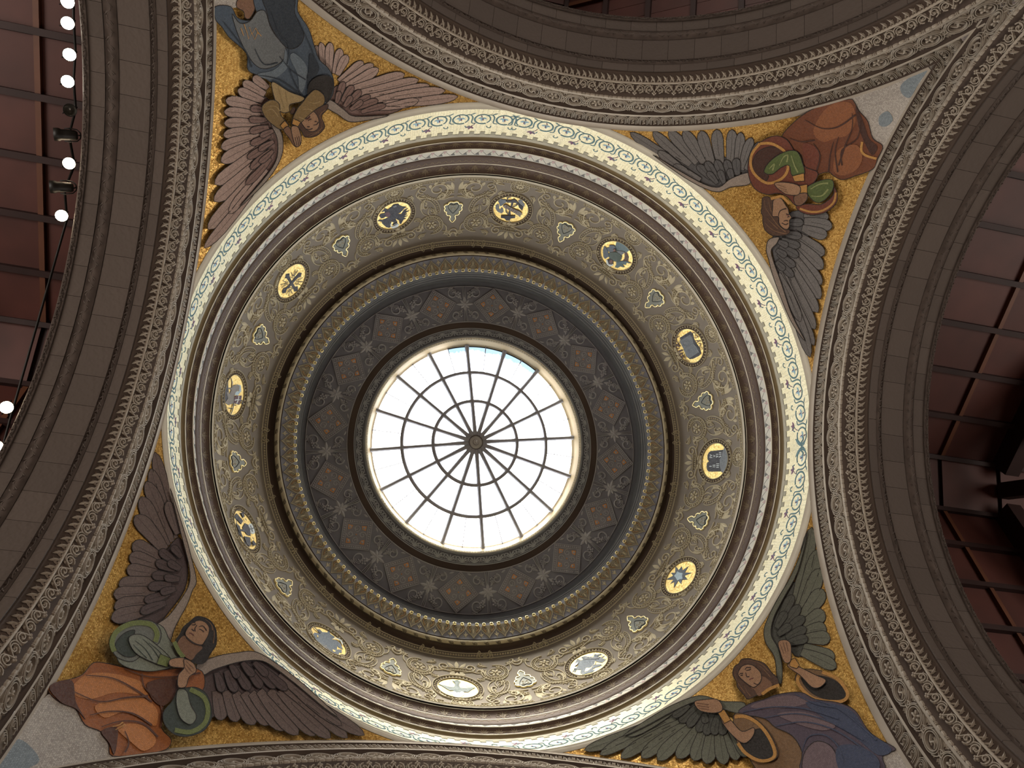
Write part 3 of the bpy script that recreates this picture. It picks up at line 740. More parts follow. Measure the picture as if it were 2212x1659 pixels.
for s in (-1, 1):
    ridge(vin, VNM, [(s*x, y) for x, y in spiral(.0145, VNL*.54, .0125, .003, 90, -1.25, 16)], .0044, .0068)
    ridge(vin, VNM, [(s*x, y) for x, y in cat([(0, VNL*.95), (.004, VNL*.6), (.014, VNL*.08), (.028, VNL*.22), (.030, VNL*.7)], 5)], .0042, .0065)
    leaf(vin, VNM, s*.026, VNL*.95, R_(270-s*25), .016, .009, .0065); leaf(vin, VNM, s*.006, VNL*.10, R_(90-s*20), .014, .008, .006)
    blob(vin, VNM, s*.0145, VNL*.56, .0035, .0035, .007, 6)
for x in (-.004, .004, 0): blob(vin, VNM, x, VNL*(1.0 if x else 1.14), .0038, .0038, .007, 6)
FRM, FRL = amap(1.034, .902, 1.016, .918)
frg = MB()
for i in range(3):
    x = -.020+.020*i
    leaf(frg, FRM, x, FRL*.95, R_(255), .024, .008, .007, bend=-.35); leaf(frg, FRM, x+.008, FRL*.95, R_(285), .018, .006, .006, bend=.35)
def smap(X0, r0): return lambda u, v, h: ((X0+v)*S, (r0-h)*sin(u/r0)*S, (r0-h)*cos(u/r0)*S)
def stripleaf(X0, r0, w, flip):
    g = MB(); m = smap(X0, r0)
    for i in range(3):
        u = -.019+.019*i; q = 1 if (i+flip) % 2 else -1
        leaf(g, m, u-.007, w*(.5-q*.34), R_(q*52), w*.95, w*.34, .0042, bend=-q*.25); leaf(g, m, u+.003, w*(.5+q*.10), R_(-q*20), w*.55, w*.26, .0036)
    ridge(g, m, cat([(-.028, w*.35), (-.010, w*.65), (.010, w*.35), (.028, w*.62)], 4), w*.14, .0034)
    return g
def blockmesh(x0, x1, da, t=.006):
    mb = MB(); n = 3; g = .0012
    for r in (.889, .889+t):
        for X in (x0+g, x1-g):
            for i in range(n+1):
                a = R_(-da/2+da*i/n)*(1-.012); mb.v.append((X*S, r*sin(a)*S, r*cos(a)*S))
    c = n+1
    for i in range(n): mb.f += [(i, i+1, c+i+1, c+i), (i, i+1, 2*c+i+1, 2*c+i), (c+i, c+i+1, 3*c+i+1, 3*c+i)]
    mb.f += [(0, c, 3*c, 2*c), (n, c+n, 3*c+n, 2*c+n)]
    return fixn2(mb)
DB = 5.2
blocks = [blockmesh(a, b, DB) for a, b in ((1.036, 1.0615), (1.076, 1.151), (1.183, 1.220))]
ARCHES = []
def arch(i, az, label):
    A = empty('trim_%d' % i, W((0, 0, ZS)), (0, 0, R_(az))); tag(A, label, None, None, 'structure')
    ARCHES.append(A)
    if i == 5:
        for nm, prof, m in BANDS:
            am = amax(max(p[1] for p in prof[:3])) if prof[-1][1] < 1.3 else 89
            asweep(prof, -am, am).obj(nm, m, A, nm not in ('carved_edge',))
        def run(mb, nm, m, step, lim, rho, off=0, stuff=False):
            o = mb.obj(nm, m, A)
            n = int(lim/step); angs = [off+k*step for k in range(-n, n+1)]
            angs = [a for a in angs if abs(a) <= lim]
            o.rotation_euler = (R_(angs[0]), 0, 0)
            if stuff: o['kind'] = 'stuff'
            for a in angs[1:]: dup(o, A, (R_(a), 0, 0))
        run(egg, 'egg_moulding', 'stone_relief', 1.905, amax(1.085)-.6, 1.08)
        run(bigring(1), 'rosette_ring', 'stone_relief', 8.1, amax(1.02)-1, 1.01)
        run(bigring(0), 'leaf_ring', 'stone_relief', 8.1, amax(1.02)-1, 1.01, 4.05)
        run(linkring(), 'link_ring', 'stone_relief', 4.05, amax(1.02)-1, 1.01, 2.025)
        run(bds, 'bead_and_reel', 'stone_relief', 2.6, 84, .968)
        run(vin, 'vine_carving', 'stone_relief', 3.72, 85, .935)
        run(frg, 'leaf_fringe', 'stone_relief', 3.72, 85, .91)
        for X0, r0, w_, fl_ in ((1.0615, .888, .0145, 0), (1.1535, .8855, .028, 1), (1.2210, .885, .0135, 0)): run(stripleaf(X0, r0, w_, fl_), 'strip_leaf', 'stone_plain', 3.72, 85, r0)
        for b_, m in zip(blocks, (0, 1, 2)):
            run(b_, 'stone_block', 'stone_plain', DB, 86, .889, DB/2 if m == 1 else 0)
    else:
        for ch in list(ARCHES[0].children):
            c = ch.copy(); link(c, A)
arch(5, 0, 'carved stone arch with egg, ring and vine mouldings on the right of the dome')
arch(6, 90, 'carved stone arch at the bottom edge, only its egg moulding in view')
arch(7, 180, 'carved stone arch on the left, washed by the spotlights')
arch(8, 270, 'carved stone arch at the top, dark plank ceiling showing beyond it')
# ---------------------------------------------------------------- the arms beyond: walls, floor, timber roofs
def boxmb(p0, p1, mb=None):
    mb = mb or MB(); x0, y0, z0 = p0; x1, y1, z1 = p1
    v = [tuple(W((x, y, z))) for x in (x0, x1) for y in (y0, y1) for z in (z0, z1)]
    mb.add(v, [(0, 1, 3, 2), (4, 6, 7, 5), (0, 4, 5, 1), (2, 3, 7, 6), (0, 2, 6, 4), (1, 5, 7, 3)]); return mb
tag(boxmb((-3.3, -3.3, FLOOR-.03), (3.3, 3.3, FLOOR)).obj('floor', 'floor_tile'), 'tiled church floor far below', None, None, 'structure')
for i, (sx, sy) in enumerate(((1, 1), (-1, 1), (-1, -1), (1, -1))):
    mb = boxmb((min(sx*.905, sx*1.24), min(sy*.905, sy*1.24), FLOOR), (max(sx*.905, sx*1.24), max(sy*.905, sy*1.24), ZS+.02))
    tag(mb.obj('wall_pier', 'plaster'), 'square stone pier under the %s pendentive' % ('violet-blue angel', 'orange-robed angel', 'slate blue angel', 'red-brown angel')[i], None, None, 'structure')
ZR, TAN, YF = .366, .73, .105           # ridge height, slope, half width of the flat ridge strip
def roofz(y): return ZR-TAN*max(0, abs(y)-YF)
YP = [.105+.1425*i for i in range(8)]
XR = [1.245, 1.50, 1.76, 2.02, 2.28, 2.54, 2.80, 3.06]
ARM = ('right', 'bottom', 'left', 'top')
def lbox(mb, x0, x1, ya, za, yb, zb, d):
    """board between (ya,za) and (yb,zb) across the slope, d thick, local arm frame"""
    dy, dz = yb-ya, zb-za; l = math.hypot(dy, dz); ny, nz_ = dz/l, -dy/l
    if nz_ > 0: ny, nz_ = -ny, -nz_
    P = [(ya, za), (yb, zb), (yb+ny*d, zb+nz_*d), (ya+ny*d, za+nz_*d)]
    v = [(x*S, y*S, z*S) for x in (x0, x1) for y, z in P]
    mb.add(v, [(0, 1, 2, 3), (4, 7, 6, 5), (0, 4, 5, 1), (1, 5, 6, 2), (2, 6, 7, 3), (3, 7, 4, 0)])
def arm(k):
    az = 90*k; nm = ARM[k]
    A = empty('ceiling_%s' % nm, W((0, 0, 0)), (0, 0, R_(az))); tag(A, 'timber roof of the %s arm seen through the arch' % nm, None, None, 'structure')
    mb = MB()
    for s in (-1, 1): lbox(mb, 1.238, 3.2, s*YF, ZR+.012, s*1.2, roofz(1.2)+.012, -.01)
    lbox(mb, 1.238, 3.2, -YF, ZR+.012, YF, ZR+.012, -.01)
    mb.obj('roof_deck', 'wood_beam', A)
    if k != 1:
        planks = 4 if k == 3 else 1
        for j in range(len(XR)-1):
            for s in (-1, 0, 1):
                for i in range(len(YP)-1 if s else 1):
                    if s == 0: ya, yb = -YF+.006, YF-.006
                    else: ya, yb = s*(YP[i]+.008), s*(YP[i+1]-.008)
                    xa, xb = XR[j]+.010, XR[j+1]-.010
                    for p in range(planks):
                        w = (xb-xa)/planks
                        mb = MB(); lbox(mb, xa+w*p+(.0016 if p else 0), xa+w*(p+1), ya, roofz(ya)+.004, yb, roofz(yb)+.004, .006); mb.obj('plank' if planks > 1 else 'roof_panel', 'wood_panel', A)
        for s in (-1, 1):
            for i, y in enumerate(YP):
                mb = MB(); lbox(mb, 1.24, 3.1, s*(y-.008), roofz(y-.008), s*(y+.008), roofz(y+.008), .022); mb.obj('purlin', 'wood_beam', A)
        for j, x in enumerate(XR[1:], 1):
            for s in (-1, 1):
                big = j == 3 or j == 6
                w = .030 if big else .008
                mb = MB(); lbox(mb, x-w, x+w, s*(YF), ZR, s*1.18, roofz(1.18), .085 if big else .016); mb.obj('principal_rafter' if big else 'rafter', 'wood_beam' if big else 'wood_trim', A)
            if j in (3, 6):
                mb = MB(); lbox(mb, x-.03, x+.03, -.42, .06, .42, .06, .06); mb.obj('collar_beam', 'wood_beam', A)
                mb = MB(); lbox(mb, x-.024, x+.024, -.03, ZR-.02, .03, ZR-.02, .30); mb.obj('king_post', 'wood_beam', A)
                for s in (-1, 1):
                    mb = MB(); lbox(mb, x-.02, x+.02, s*.05, .06, s*.26, .24, .03); mb.obj('brace', 'wood_trim', A)
    for s in (-1, 1):
        mb = MB(); lbox(mb, 1.238, 3.2, s*1.15, -.36, s*1.15, FLOOR, .03); o = mb.obj('wall_%s' % nm, 'plaster', None); o.rotation_euler = (0, 0, R_(az)); o.location = (0, 0, Z0)
        tag(o, 'plaster side wall of the %s arm' % nm, None, None, 'structure')
    mb = boxmb((3.1, -1.2, FLOOR), (3.16, 1.2, .5)); o = mb.obj('wall_%s_end' % nm, 'plaster'); o.rotation_euler = (0, 0, R_(az)); tag(o, 'plaster end wall of the %s arm' % nm, None, None, 'structure')
for k in range(4): arm(k)
# ================================================================ mosaic angels on the pendentives
def cen(poly): return (sum(p[0] for p in poly)/len(poly), sum(p[1] for p in poly)/len(poly))
LAY = .0005
class Figure:
    def __init__(s, name, label, ox, oy, sc, surf, cat_, anchor, line_mat, group=None, layer0=0, lw=1.5):
        s.at(ox, oy, sc); s.surf = surf; s.lay = layer0; s.lw = lw
        a = s.T(anchor); s.root = empty(name, surf(a[0], a[1], .0)); tag(s.root, label, cat_, group)
        s.out = MB(); s.lm = line_mat
    def at(s, ox, oy, sc): s.T = lambda p: (ox+p[0]/sc, oy+p[1]/sc); s.sc = sc
    def h(s): s.lay += 1; return .0012+s.lay*LAY
    def put(s, mb, name, m, par=None):
        o = mb.obj(name, m, None); p = par or s.root; o.parent = p
        o.matrix_parent_inverse = p.matrix_world_est.inverted() if False else Matrix.Translation(-s.root.location) if p is s.root else Matrix()
        return o
    def shape(s, name, pts, m, smooth=True, par=None, outline=True, grid=16, same=False):
        q = [s.T(p) for p in pts]
        if smooth: q = cat(q, 4, True)
        h = .0012+s.lay*LAY if same else s.h()
        o = s.put(inlay(s.surf, q, h, .0014, grid), name, m, par)
        if outline: ribbon(s.out, s.surf, q, s.lw, h+.0003, True)
        return o
    def lines(s, name, polys, w, m, par=None, taper=(.4, 1), smooth=True):
        h = s.h(); o = None
        for p in polys:
            mb = MB(); q = [s.T(x) for x in p]; q = cat(q, 5) if smooth and len(q) > 2 else q
            ribbon(mb, s.surf, q, w/s.sc, h, False, taper if len(q) > 2 else (1, 1)); o = s.put(mb, name, m, par)
        return o
    def wing(s, feathers, body, edge, mf, mb_, me, coverts=()):
        wb = s.shape('wing', body, mb_)
        for i, (b, t, w) in enumerate(feathers):
            s.lay += .6; s.feather('feather', b, t, w, mf, wb)
        s.lay += 1
        for b, t, w in coverts:
            s.lay += .6; s.feather('covert', b, t, w, mb_, wb)
        s.lay += 1
        e = s.shape('wing_edge', edge, me, par=None); 
        return wb
    def feather(s, name, b, t, w, m, par):
        b, t = s.T(b), s.T(t); w /= s.sc; dx, dy = t[0]-b[0], t[1]-b[1]; l = math.hypot(dx, dy); ux, uy = dx/l, dy/l; nx, ny = -uy, ux
        bend = .04*l*(1 if (len(name)+int(l)) % 2 else -1)
        pr = ((0, .30), (.25, .42), (.5, .50), (.72, .54), (.86, .46), (.95, .28), (1, 0)); L, Rr, mid = [], [], []
        for k, hw in pr:
            c = bend*k*(1-k)*4*.5; x, y = b[0]+dx*k+nx*c, b[1]+dy*k+ny*c; mid.append((x, y))
            L.append((x+nx*w*hw, y+ny*w*hw)); 
            if hw: Rr.append((x-nx*w*hw, y-ny*w*hw))
        poly = L+Rr[::-1]; h = .0012+s.lay*LAY
        o = s.put(inlay(s.surf, poly, h, .0009, None), name, m, par)
        if par is not s.root: o.matrix_parent_inverse = Matrix()
        ribbon(s.out, s.surf, poly, s.lw*.9, h+.00026, True); ribbon(s.out, s.surf, mid[1:], s.lw*.5, h+.0003, False, (1, .4))
        return o
    def done(s): return s.put(s.out, 'outline', s.lm)
# the children of a part keep world coordinates: part has identity local matrix, so no inverse needed
tess('outline_dark', '1c1512', .8); tess('hair_wave', '8a6748'); tess('feature_dark', '3c2820'); tess('lip_rose', '7c4a40')
for n_, c_ in (('skin', 'b58d6c'), ('skin_shade', '8a654c'), ('hair_brown', '5c4030'), ('hair_black', '2b2422'), ('robe_slate', '4f5d6c'), ('robe_slate_dark', '2b3540'), ('robe_grey', '75797a'), ('robe_slate_light', '73808a'), ('tunic_cream', 'b39a6a'),
               ('sleeve_olive', '94794a'), ('sleeve_shadow', '2a241f'), ('wing_rose', 'c2a89c'), ('wing_rose_dark', '94776e'), ('wing_bone', 'a89a8e'), ('wing_grey', '83807e'), ('wing_grey_dark', '666566'), ('wing_brown', '7a6964'), ('wing_brown_dark', '5c4c4c'), ('wing_green', '757868'), ('wing_green_dark', '54564e'),
               ('robe_rust', '7c4526'), ('robe_rust_dark', '4a281a'), ('robe_rust_light', '9a5f38'), ('mantle_red', '7b3f2a'), ('sleeve_green', '5f7038'), ('sleeve_green_light', '98a065'), ('gold_border', 'cf9a50'), ('robe_orange', 'a8622c'), ('robe_orange_light', 'd0884a'), ('robe_orange_dark', '5d341f'),
               ('tunic_sage', '8a9182'), ('sleeve_sage', '7b8078'), ('sleeve_deep', '3a453c'), ('border_green', '7d8a4c'), ('robe_violet', '5b4f5e'), ('robe_blue', '47506a'), ('robe_blue_light', '7d6a70'), ('gown_tan', '8a6a48')): tess(n_, c_)
SPH = px_sphere
def head(f, ox, oy, sc, hair, neck, fc, hm, dark, lips, waves):
    f.at(ox, oy, sc)
    f.shape('hair', hair, hm, grid=None)
    f.lines('hair_wave', waves, 16, 'hair_wave', taper=(.3, 1, .3)[:2])
    if neck: f.shape('neck', neck, 'skin_shade', grid=None, outline=False)
    f.shape('face', fc, 'skin', grid=None)
    f.lines('facial_line', dark, 22, 'feature_dark', taper=(.6, 1)); f.lines('lip', lips, 22, 'lip_rose', taper=(.6, 1))
def face(f, par, eyes, nose, mouth, k=1.0):
    f.lines('facial_line', [*eyes, nose, mouth], 7*k, 'skin_shade', None, taper=(1, .7))
# --- slate blue angel, upper left
f = Figure('angel_mosaic', 'mosaic angel upside down in slate blue cloak with rose wings, head near the ring', 360, 0, 2.963, SPH, 'mosaic', (760, 600), 'outline_dark', 'mosaic angels')
f.wing([((985, 500), (955, 288), 46), ((1010, 500), (985, 268), 48), ((1040, 480), (1045, 268), 54), ((1070, 470), (1110, 308), 54), ((1090, 480), (1155, 350), 54), ((1100, 520), (1257, 392), 60), ((1110, 540), (1322, 408), 62), ((1130, 560), (1355, 436), 62), ((1150, 580), (1522, 472), 76), ((1200, 600), (1612, 508), 68), ((1280, 620), (1682, 544), 62), ((1330, 640), (1782, 578), 62), ((1380, 660), (1864, 616), 58), ((1350, 690), (1612, 638), 54)],
       [(1040, 600), (1110, 540), (1230, 570), (1360, 620), (1540, 645), (1480, 710), (1300, 758), (1180, 768), (1120, 740), (1060, 690)], [(1005, 640), (1050, 640), (1130, 700), (1200, 742), (1420, 735), (1250, 772), (1160, 775), (1090, 730), (1010, 680)], 'wing_rose', 'wing_rose_dark', 'wing_bone',
       [((1090, 640), (1130, 520), 44), ((1120, 650), (1190, 545), 44), ((1150, 660), (1240, 575), 44), ((1180, 670), (1300, 610), 44), ((1210, 690), (1350, 640), 44), ((1080, 660), (1100, 580), 36), ((1130, 680), (1180, 610), 38), ((1170, 700), (1250, 640), 38), ((1240, 715), (1400, 670), 38)])
f.wing([((640, 560), (543, 483), 56), ((620, 600), (476, 518), 60), ((610, 640), (443, 568), 60), ((600, 690), (363, 636), 70), ((590, 740), (353, 710), 66), ((590, 790), (353, 785), 66), ((590, 830), (348, 862), 66), ((590, 870), (333, 942), 76), ((600, 900), (333, 1034), 82), ((610, 930), (293, 1178), 88), ((610, 1000), (288, 1288), 88), ((600, 1060), (248, 1468), 88), ((600, 1120), (223, 1590), 62), ((625, 1080), (383, 1368), 62)],
       [(600, 610), (690, 700), (715, 880), (700, 1010), (640, 1130), (540, 1230), (520, 1150), (550, 1000), (525, 850), (545, 720)], [(640, 640), (690, 790), (722, 860), (727, 960), (690, 1060), (600, 1180), (450, 1320), (630, 1110), (690, 1000), (690, 880), (650, 790), (635, 700)], 'wing_rose', 'wing_rose_dark', 'wing_bone',
       [((620, 700), (520, 690), 44), ((630, 760), (510, 760), 44), ((640, 810), (515, 840), 46), ((650, 860), (520, 920), 46), ((650, 910), (500, 1010), 48), ((650, 960), (520, 1080), 46), ((650, 1010), (490, 1180), 46), ((670, 830), (580, 870), 38), ((670, 900), (570, 960), 38), ((665, 960), (575, 1040), 38)])
f.shape('cloud', [(285, -60), (640, -60), (600, -10), (430, 5), (425, 35), (285, 32)], 'cloud_mosaic', outline=False)
f.shape('foot', [(425, 30), (440, -20), (540, -30), (545, 40), (510, 105), (480, 100), (470, 60)], 'skin_shade')
cl = f.shape('cloak', [(285, 30), (385, 28), (430, 100), (500, 118), (556, 90), (545, -60), (800, -60), (820, 60), (890, 170), (930, 290), (960, 370), (1020, 430), (1052, 500), (1050, 590), (1010, 650), (945, 690), (900, 682), (880, 640), (855, 612), (760, 572), (650, 520), (590, 480), (500, 440), (488, 330), (380, 230), (330, 160), (288, 110)], 'robe_slate')
f.shape('gown_panel', [(395, 75), (445, 135), (510, 122), (560, 60), (610, 60), (640, 150), (680, 220), (742, 290), (735, 360), (680, 410), (600, 430), (540, 400), (480, 310), (430, 200)], 'robe_grey')
f.shape('gown_shadow', [(600, -40), (790, -40), (800, 70), (860, 200), (830, 280), (760, 300), (690, 230), (640, 140), (620, 60)], 'robe_slate_dark')
f.shape('fold', [(740, 300), (760, 400), (720, 460), (640, 500), (560, 465), (660, 440), (725, 380)], 'robe_slate_light', outline=False)
f.shape('fold', [(800, 330), (880, 420), (860, 560), (830, 580), (820, 470), (770, 360)], 'robe_slate_light', outline=False)
f.shape('fold', [(900, 330), (960, 420), (920, 500), (880, 560), (890, 440)], 'robe_slate_dark', outline=False)
f.lines('fold_line', [[(650, 60), (700, 200), (760, 280), (750, 400)], [(820, 110), (890, 260), (930, 380), (900, 480)], [(760, 420), (800, 520), (850, 605)], [(560, 470), (700, 500), (830, 590)], [(330, 120), (420, 230), (490, 330), (520, 420)], [(700, 350), (780, 440), (870, 500)], [(900, 560), (880, 470), (950, 410)], [(540, 300), (600, 400), (690, 390)]], 9, 'robe_slate_dark')
f.lines('gold_zigzag', [[(450, 165), (468, 215), (488, 185), (500, 236), (520, 195), (540, 240), (560, 190), (582, 218)], [(470, 140), (488, 190), (505, 160), (522, 205), (545, 165), (566, 205)]], 5, 'gold_border', smooth=False, taper=(1, 1))
head(f, 590, 200, 7.93, [(250, 345), (290, 228), (345, 290), (400, 480), (360, 560), (430, 640), (500, 744), (690, 724), (828, 588), (818, 500), (778, 380), (875, 265), (890, 178), (800, 200), (700, 255), (610, 265), (560, 300)], None, [(425, 470), (500, 390), (600, 285), (680, 340), (722, 420), (738, 530), (702, 612), (620, 648), (540, 628), (470, 560)], 'hair_brown',
     [[(505, 422), (540, 412), (578, 378)], [(542, 462), (570, 440), (600, 432)], [(655, 478), (675, 470), (690, 480)], [(635, 535), (690, 525), (722, 480)], [(520, 560), (545, 568), (570, 560)], [(510, 600), (570, 612), (622, 592)]], [[(500, 440), (535, 435), (575, 402)]], [[(770, 600), (790, 480), (750, 360), (850, 270)], [(520, 720), (600, 680), (700, 660), (790, 580)], [(560, 735), (640, 700), (740, 660)]])
f.at(360, 0, 2.963)
f.shape('sleeve_lining', [(882, 600), (895, 520), (950, 478), (1015, 475), (1046, 520), (1032, 600), (1000, 645), (985, 600), (940, 562)], 'sleeve_shadow')
f.shape('tunic', [(650, 512), (760, 575), (855, 612), (838, 640), (765, 660), (760, 705), (705, 705), (665, 620)], 'tunic_cream')
f.shape('sleeve', [(582, 690), (600, 650), (650, 628), (695, 655), (705, 725), (752, 785), (735, 818), (690, 815), (615, 755)], 'sleeve_olive')
f.shape('sleeve', [(880, 600), (930, 562), (985, 600), (985, 655), (940, 685), (890, 725), (825, 785), (785, 795), (775, 768), (810, 690), (850, 640)], 'sleeve_olive')
f.lines('sleeve_fold', [[(610, 700), (650, 690), (690, 740)], [(620, 670), (670, 670), (700, 700)], [(880, 640), (920, 650), (960, 640)], [(850, 690), (890, 690), (910, 700)], [(820, 740), (850, 750), (860, 760)], [(690, 540), (710, 620), (735, 690)], [(740, 575), (745, 630), (755, 650)]], 7, 'tunic_cream')
f.at(590, 200, 7.93)
f.shape('cuff', [(50, 540), (130, 455), (195, 540), (110, 615)], 'gold_border', False, grid=None); f.shape('cuff', [(280, 420), (405, 478), (358, 558), (252, 515)], 'gold_border', False, grid=None)
f.shape('hand', [(108, 622), (180, 555), (240, 620), (300, 800), (352, 908), (280, 882), (210, 762)], 'skin_shade', grid=None)
f.shape('hand', [(242, 560), (352, 560), (400, 680), (414, 760), (404, 862), (378, 888), (348, 908), (308, 882), (258, 720)], 'skin', grid=None)
f.lines('finger_line', [[(305, 740), (342, 895)], [(338, 730), (372, 885)], [(368, 720), (398, 862)]], 12, 'feature_dark')
f.done()
# --- red-brown angel, upper right
f = Figure('angel_mosaic', 'mosaic angel upside down in red-brown robe with green sleeves and grey wings', 1300, 150, 2.72, SPH, 'mosaic', (1100, 600), 'outline_dark', 'mosaic angels')
f.wing([((480, 560), (165, 370), 52), ((520, 560), (300, 366), 58), ((560, 550), (393, 362), 62), ((600, 550), (480, 360), 64), ((650, 560), (582, 360), 66), ((700, 560), (675, 352), 66), ((750, 580), (766, 352), 62), ((790, 580), (818, 368), 54), ((820, 590), (882, 400), 54), ((850, 590), (932, 424), 54), ((520, 620), (330, 478), 52), ((580, 650), (420, 560), 50)],
       [(470, 560), (560, 500), (700, 510), (850, 560), (870, 620), (770, 650), (700, 695), (620, 690), (540, 640)], [(300, 500), (450, 590), (600, 672), (690, 690), (760, 640), (870, 605), (870, 672), (760, 690), (690, 718), (610, 700), (480, 630)], 'wing_grey', 'wing_grey_dark', 'wing_bone',
       [((640, 640), (560, 560), 44), ((680, 650), (610, 540), 46), ((720, 650), (670, 530), 46), ((760, 640), (730, 530), 46), ((800, 620), (790, 520), 46), ((680, 670), (620, 600), 36), ((720, 670), (690, 590), 38), ((770, 650), (750, 580), 38)])
f.wing([((1190, 850), (1337, 868), 66), ((1190, 890), (1358, 925), 66), ((1180, 930), (1328, 976), 66), ((1130, 960), (1312, 1090), 76), ((1110, 1000), (1304, 1172), 76), ((1100, 1030), (1296, 1265), 76), ((1090, 1060), (1288, 1350), 76), ((1080, 1100), (1274, 1430), 74), ((1070, 1130), (1258, 1530), 70), ((1060, 1180), (1252, 1625), 64), ((1050, 1200), (1228, 1695), 62), ((1040, 1200), (1172, 1485), 52)],
       [(1005, 990), (1090, 850), (1200, 840), (1215, 960), (1220, 1040), (1180, 1160), (1120, 1300), (1060, 1280), (1010, 1100)], [(985, 1000), (1045, 985), (1030, 1025), (1000, 1060), (1010, 1120), (1060, 1260), (1120, 1440), (1200, 1600), (1110, 1470), (1015, 1230), (985, 1120), (970, 1060)], 'wing_grey', 'wing_grey_dark', 'wing_bone',
       [((1080, 900), (1190, 900), 46), ((1070, 960), (1180, 980), 46), ((1060, 1000), (1170, 1040), 46), ((1050, 1040), (1160, 1100), 46), ((1040, 1080), (1140, 1160), 46), ((1040, 1120), (1130, 1220), 44), ((1040, 1010), (1100, 1040), 38), ((1030, 1060), (1090, 1100), 38), ((1030, 1130), (1080, 1180), 38)])
f.shape('cloud', [(1455, 172), (1700, 90), (1960, -35), (1860, 100), (1665, 455), (1600, 405), (1570, 300), (1520, 240)], 'cloud_mosaic', outline=False)
f.shape('cloud_shade', [(1780, 70), (1930, -20), (1870, 80), (1820, 160), (1770, 130)], 'cloud_blue', outline=False)
f.shape('cloud_shade', [(1640, 270), (1690, 240), (1720, 290), (1680, 330), (1640, 320)], 'cloud_blue', outline=False)
f.shape('robe', [(1060, 395), (1140, 300), (1235, 232), (1340, 195), (1462, 168), (1492, 185), (1522, 240), (1572, 300), (1602, 400), (1660, 445), (1630, 520), (1602, 582), (1500, 622), (1420, 645), (1370, 622), (1340, 600), (1285, 612), (1240, 655), (1195, 640), (1180, 500), (1100, 470)], 'robe_rust')
f.shape('fold', [(1340, 210), (1470, 190), (1500, 300), (1450, 380), (1380, 400), (1300, 420), (1250, 350)], 'robe_rust_light', outline=False)
f.shape('fold', [(1500, 210), (1545, 300), (1580, 400), (1630, 450), (1600, 500), (1560, 440), (1520, 340)], 'robe_rust_dark', outline=False)
f.shape('fold', [(1380, 500), (1420, 450), (1510, 440), (1540, 520), (1500, 590), (1420, 620), (1370, 590)], 'robe_rust_light', outline=False)
f.shape('fold', [(1190, 430), (1280, 470), (1270, 590), (1230, 640), (1200, 560)], 'mantle_red', outline=False)
f.lines('fold_line', [[(1200, 290), (1300, 340), (1400, 330), (1500, 260)], [(1370, 420), (1350, 500), (1340, 600)], [(1400, 390), (1380, 480), (1395, 600)], [(1480, 250), (1480, 340), (1440, 440), (1400, 560)], [(1530, 300), (1510, 400), (1420, 470), (1420, 560)], [(1250, 430), (1290, 500), (1270, 590)], [(1110, 400), (1180, 420), (1260, 410)]], 10, 'robe_rust_dark')
f.lines('hem_border', [[(1540, 420), (1535, 470), (1560, 500), (1625, 520)]], 14, 'gold_border', taper=(1, 1))
f.shape('mantle', [(862, 570), (885, 482), (940, 420), (1020, 385), (1082, 400), (1118, 440), (1190, 560), (1275, 600), (1255, 660), (1205, 700), (1195, 770), (1150, 800), (1095, 745), (1040, 725), (980, 732), (915, 708), (878, 655)], 'mantle_red')
f.shape('mantle_lining', [(890, 545), (920, 482), (985, 450), (1045, 455), (1080, 482), (1005, 530), (965, 585), (985, 625), (960, 655), (905, 610)], 'robe_rust_dark')
f.lines('mantle_border', [[(935, 430), (1000, 430), (1060, 460), (1085, 490), (1100, 580), (1060, 640), (980, 665), (910, 620), (880, 560), (888, 490), (935, 430)]], 16, 'gold_border', taper=(1, 1))
f.shape('mantle_end', [(1150, 800), (1220, 788), (1300, 790), (1368, 735), (1372, 685), (1394, 735), (1380, 792), (1312, 842), (1232, 852), (1172, 832)], 'mantle_red')
f.lines('mantle_border', [[(1170, 815), (1240, 835), (1310, 825), (1370, 780), (1385, 720)]], 12, 'gold_border', taper=(1, 1))
f.shape('sleeve', [(958, 595), (1000, 530), (1080, 480), (1150, 475), (1182, 530), (1198, 612), (1128, 622), (1108, 560), (1060, 572), (1005, 612)], 'sleeve_green')
f.shape('sleeve', [(1212, 690), (1290, 650), (1362, 645), (1368, 700), (1322, 762), (1268, 778), (1215, 728)], 'sleeve_green')
f.lines('sleeve_fold', [[(990, 580), (1020, 550), (1010, 590)], [(1050, 560), (1075, 510), (1100, 500), (1095, 540)], [(1120, 500), (1140, 560), (1160, 600)], [(1235, 700), (1290, 670), (1340, 665)], [(1240, 740), (1300, 740), (1340, 700)]], 11, 'sleeve_green_light')
f.shape('cuff', [(1128, 622), (1196, 605), (1198, 652), (1140, 655)], 'gold_border', False)
f.shape('cuff', [(1168, 680), (1216, 672), (1216, 728), (1168, 728)], 'gold_border', False)
f.shape('hand', [(1140, 740), (1210, 722), (1215, 760), (1180, 795), (1145, 790)], 'skin_shade')
f.shape('hand', [(1028, 662), (1095, 660), (1170, 682), (1165, 732), (1098, 732), (1062, 712), (1028, 682)], 'skin')
f.lines('finger_line', [[(1035, 672), (1090, 690)], [(1045, 690), (1095, 705)], [(1060, 705), (1100, 718)], [(1150, 750), (1165, 790)], [(1170, 745), (1180, 790)]], 4, 'skin_shade')
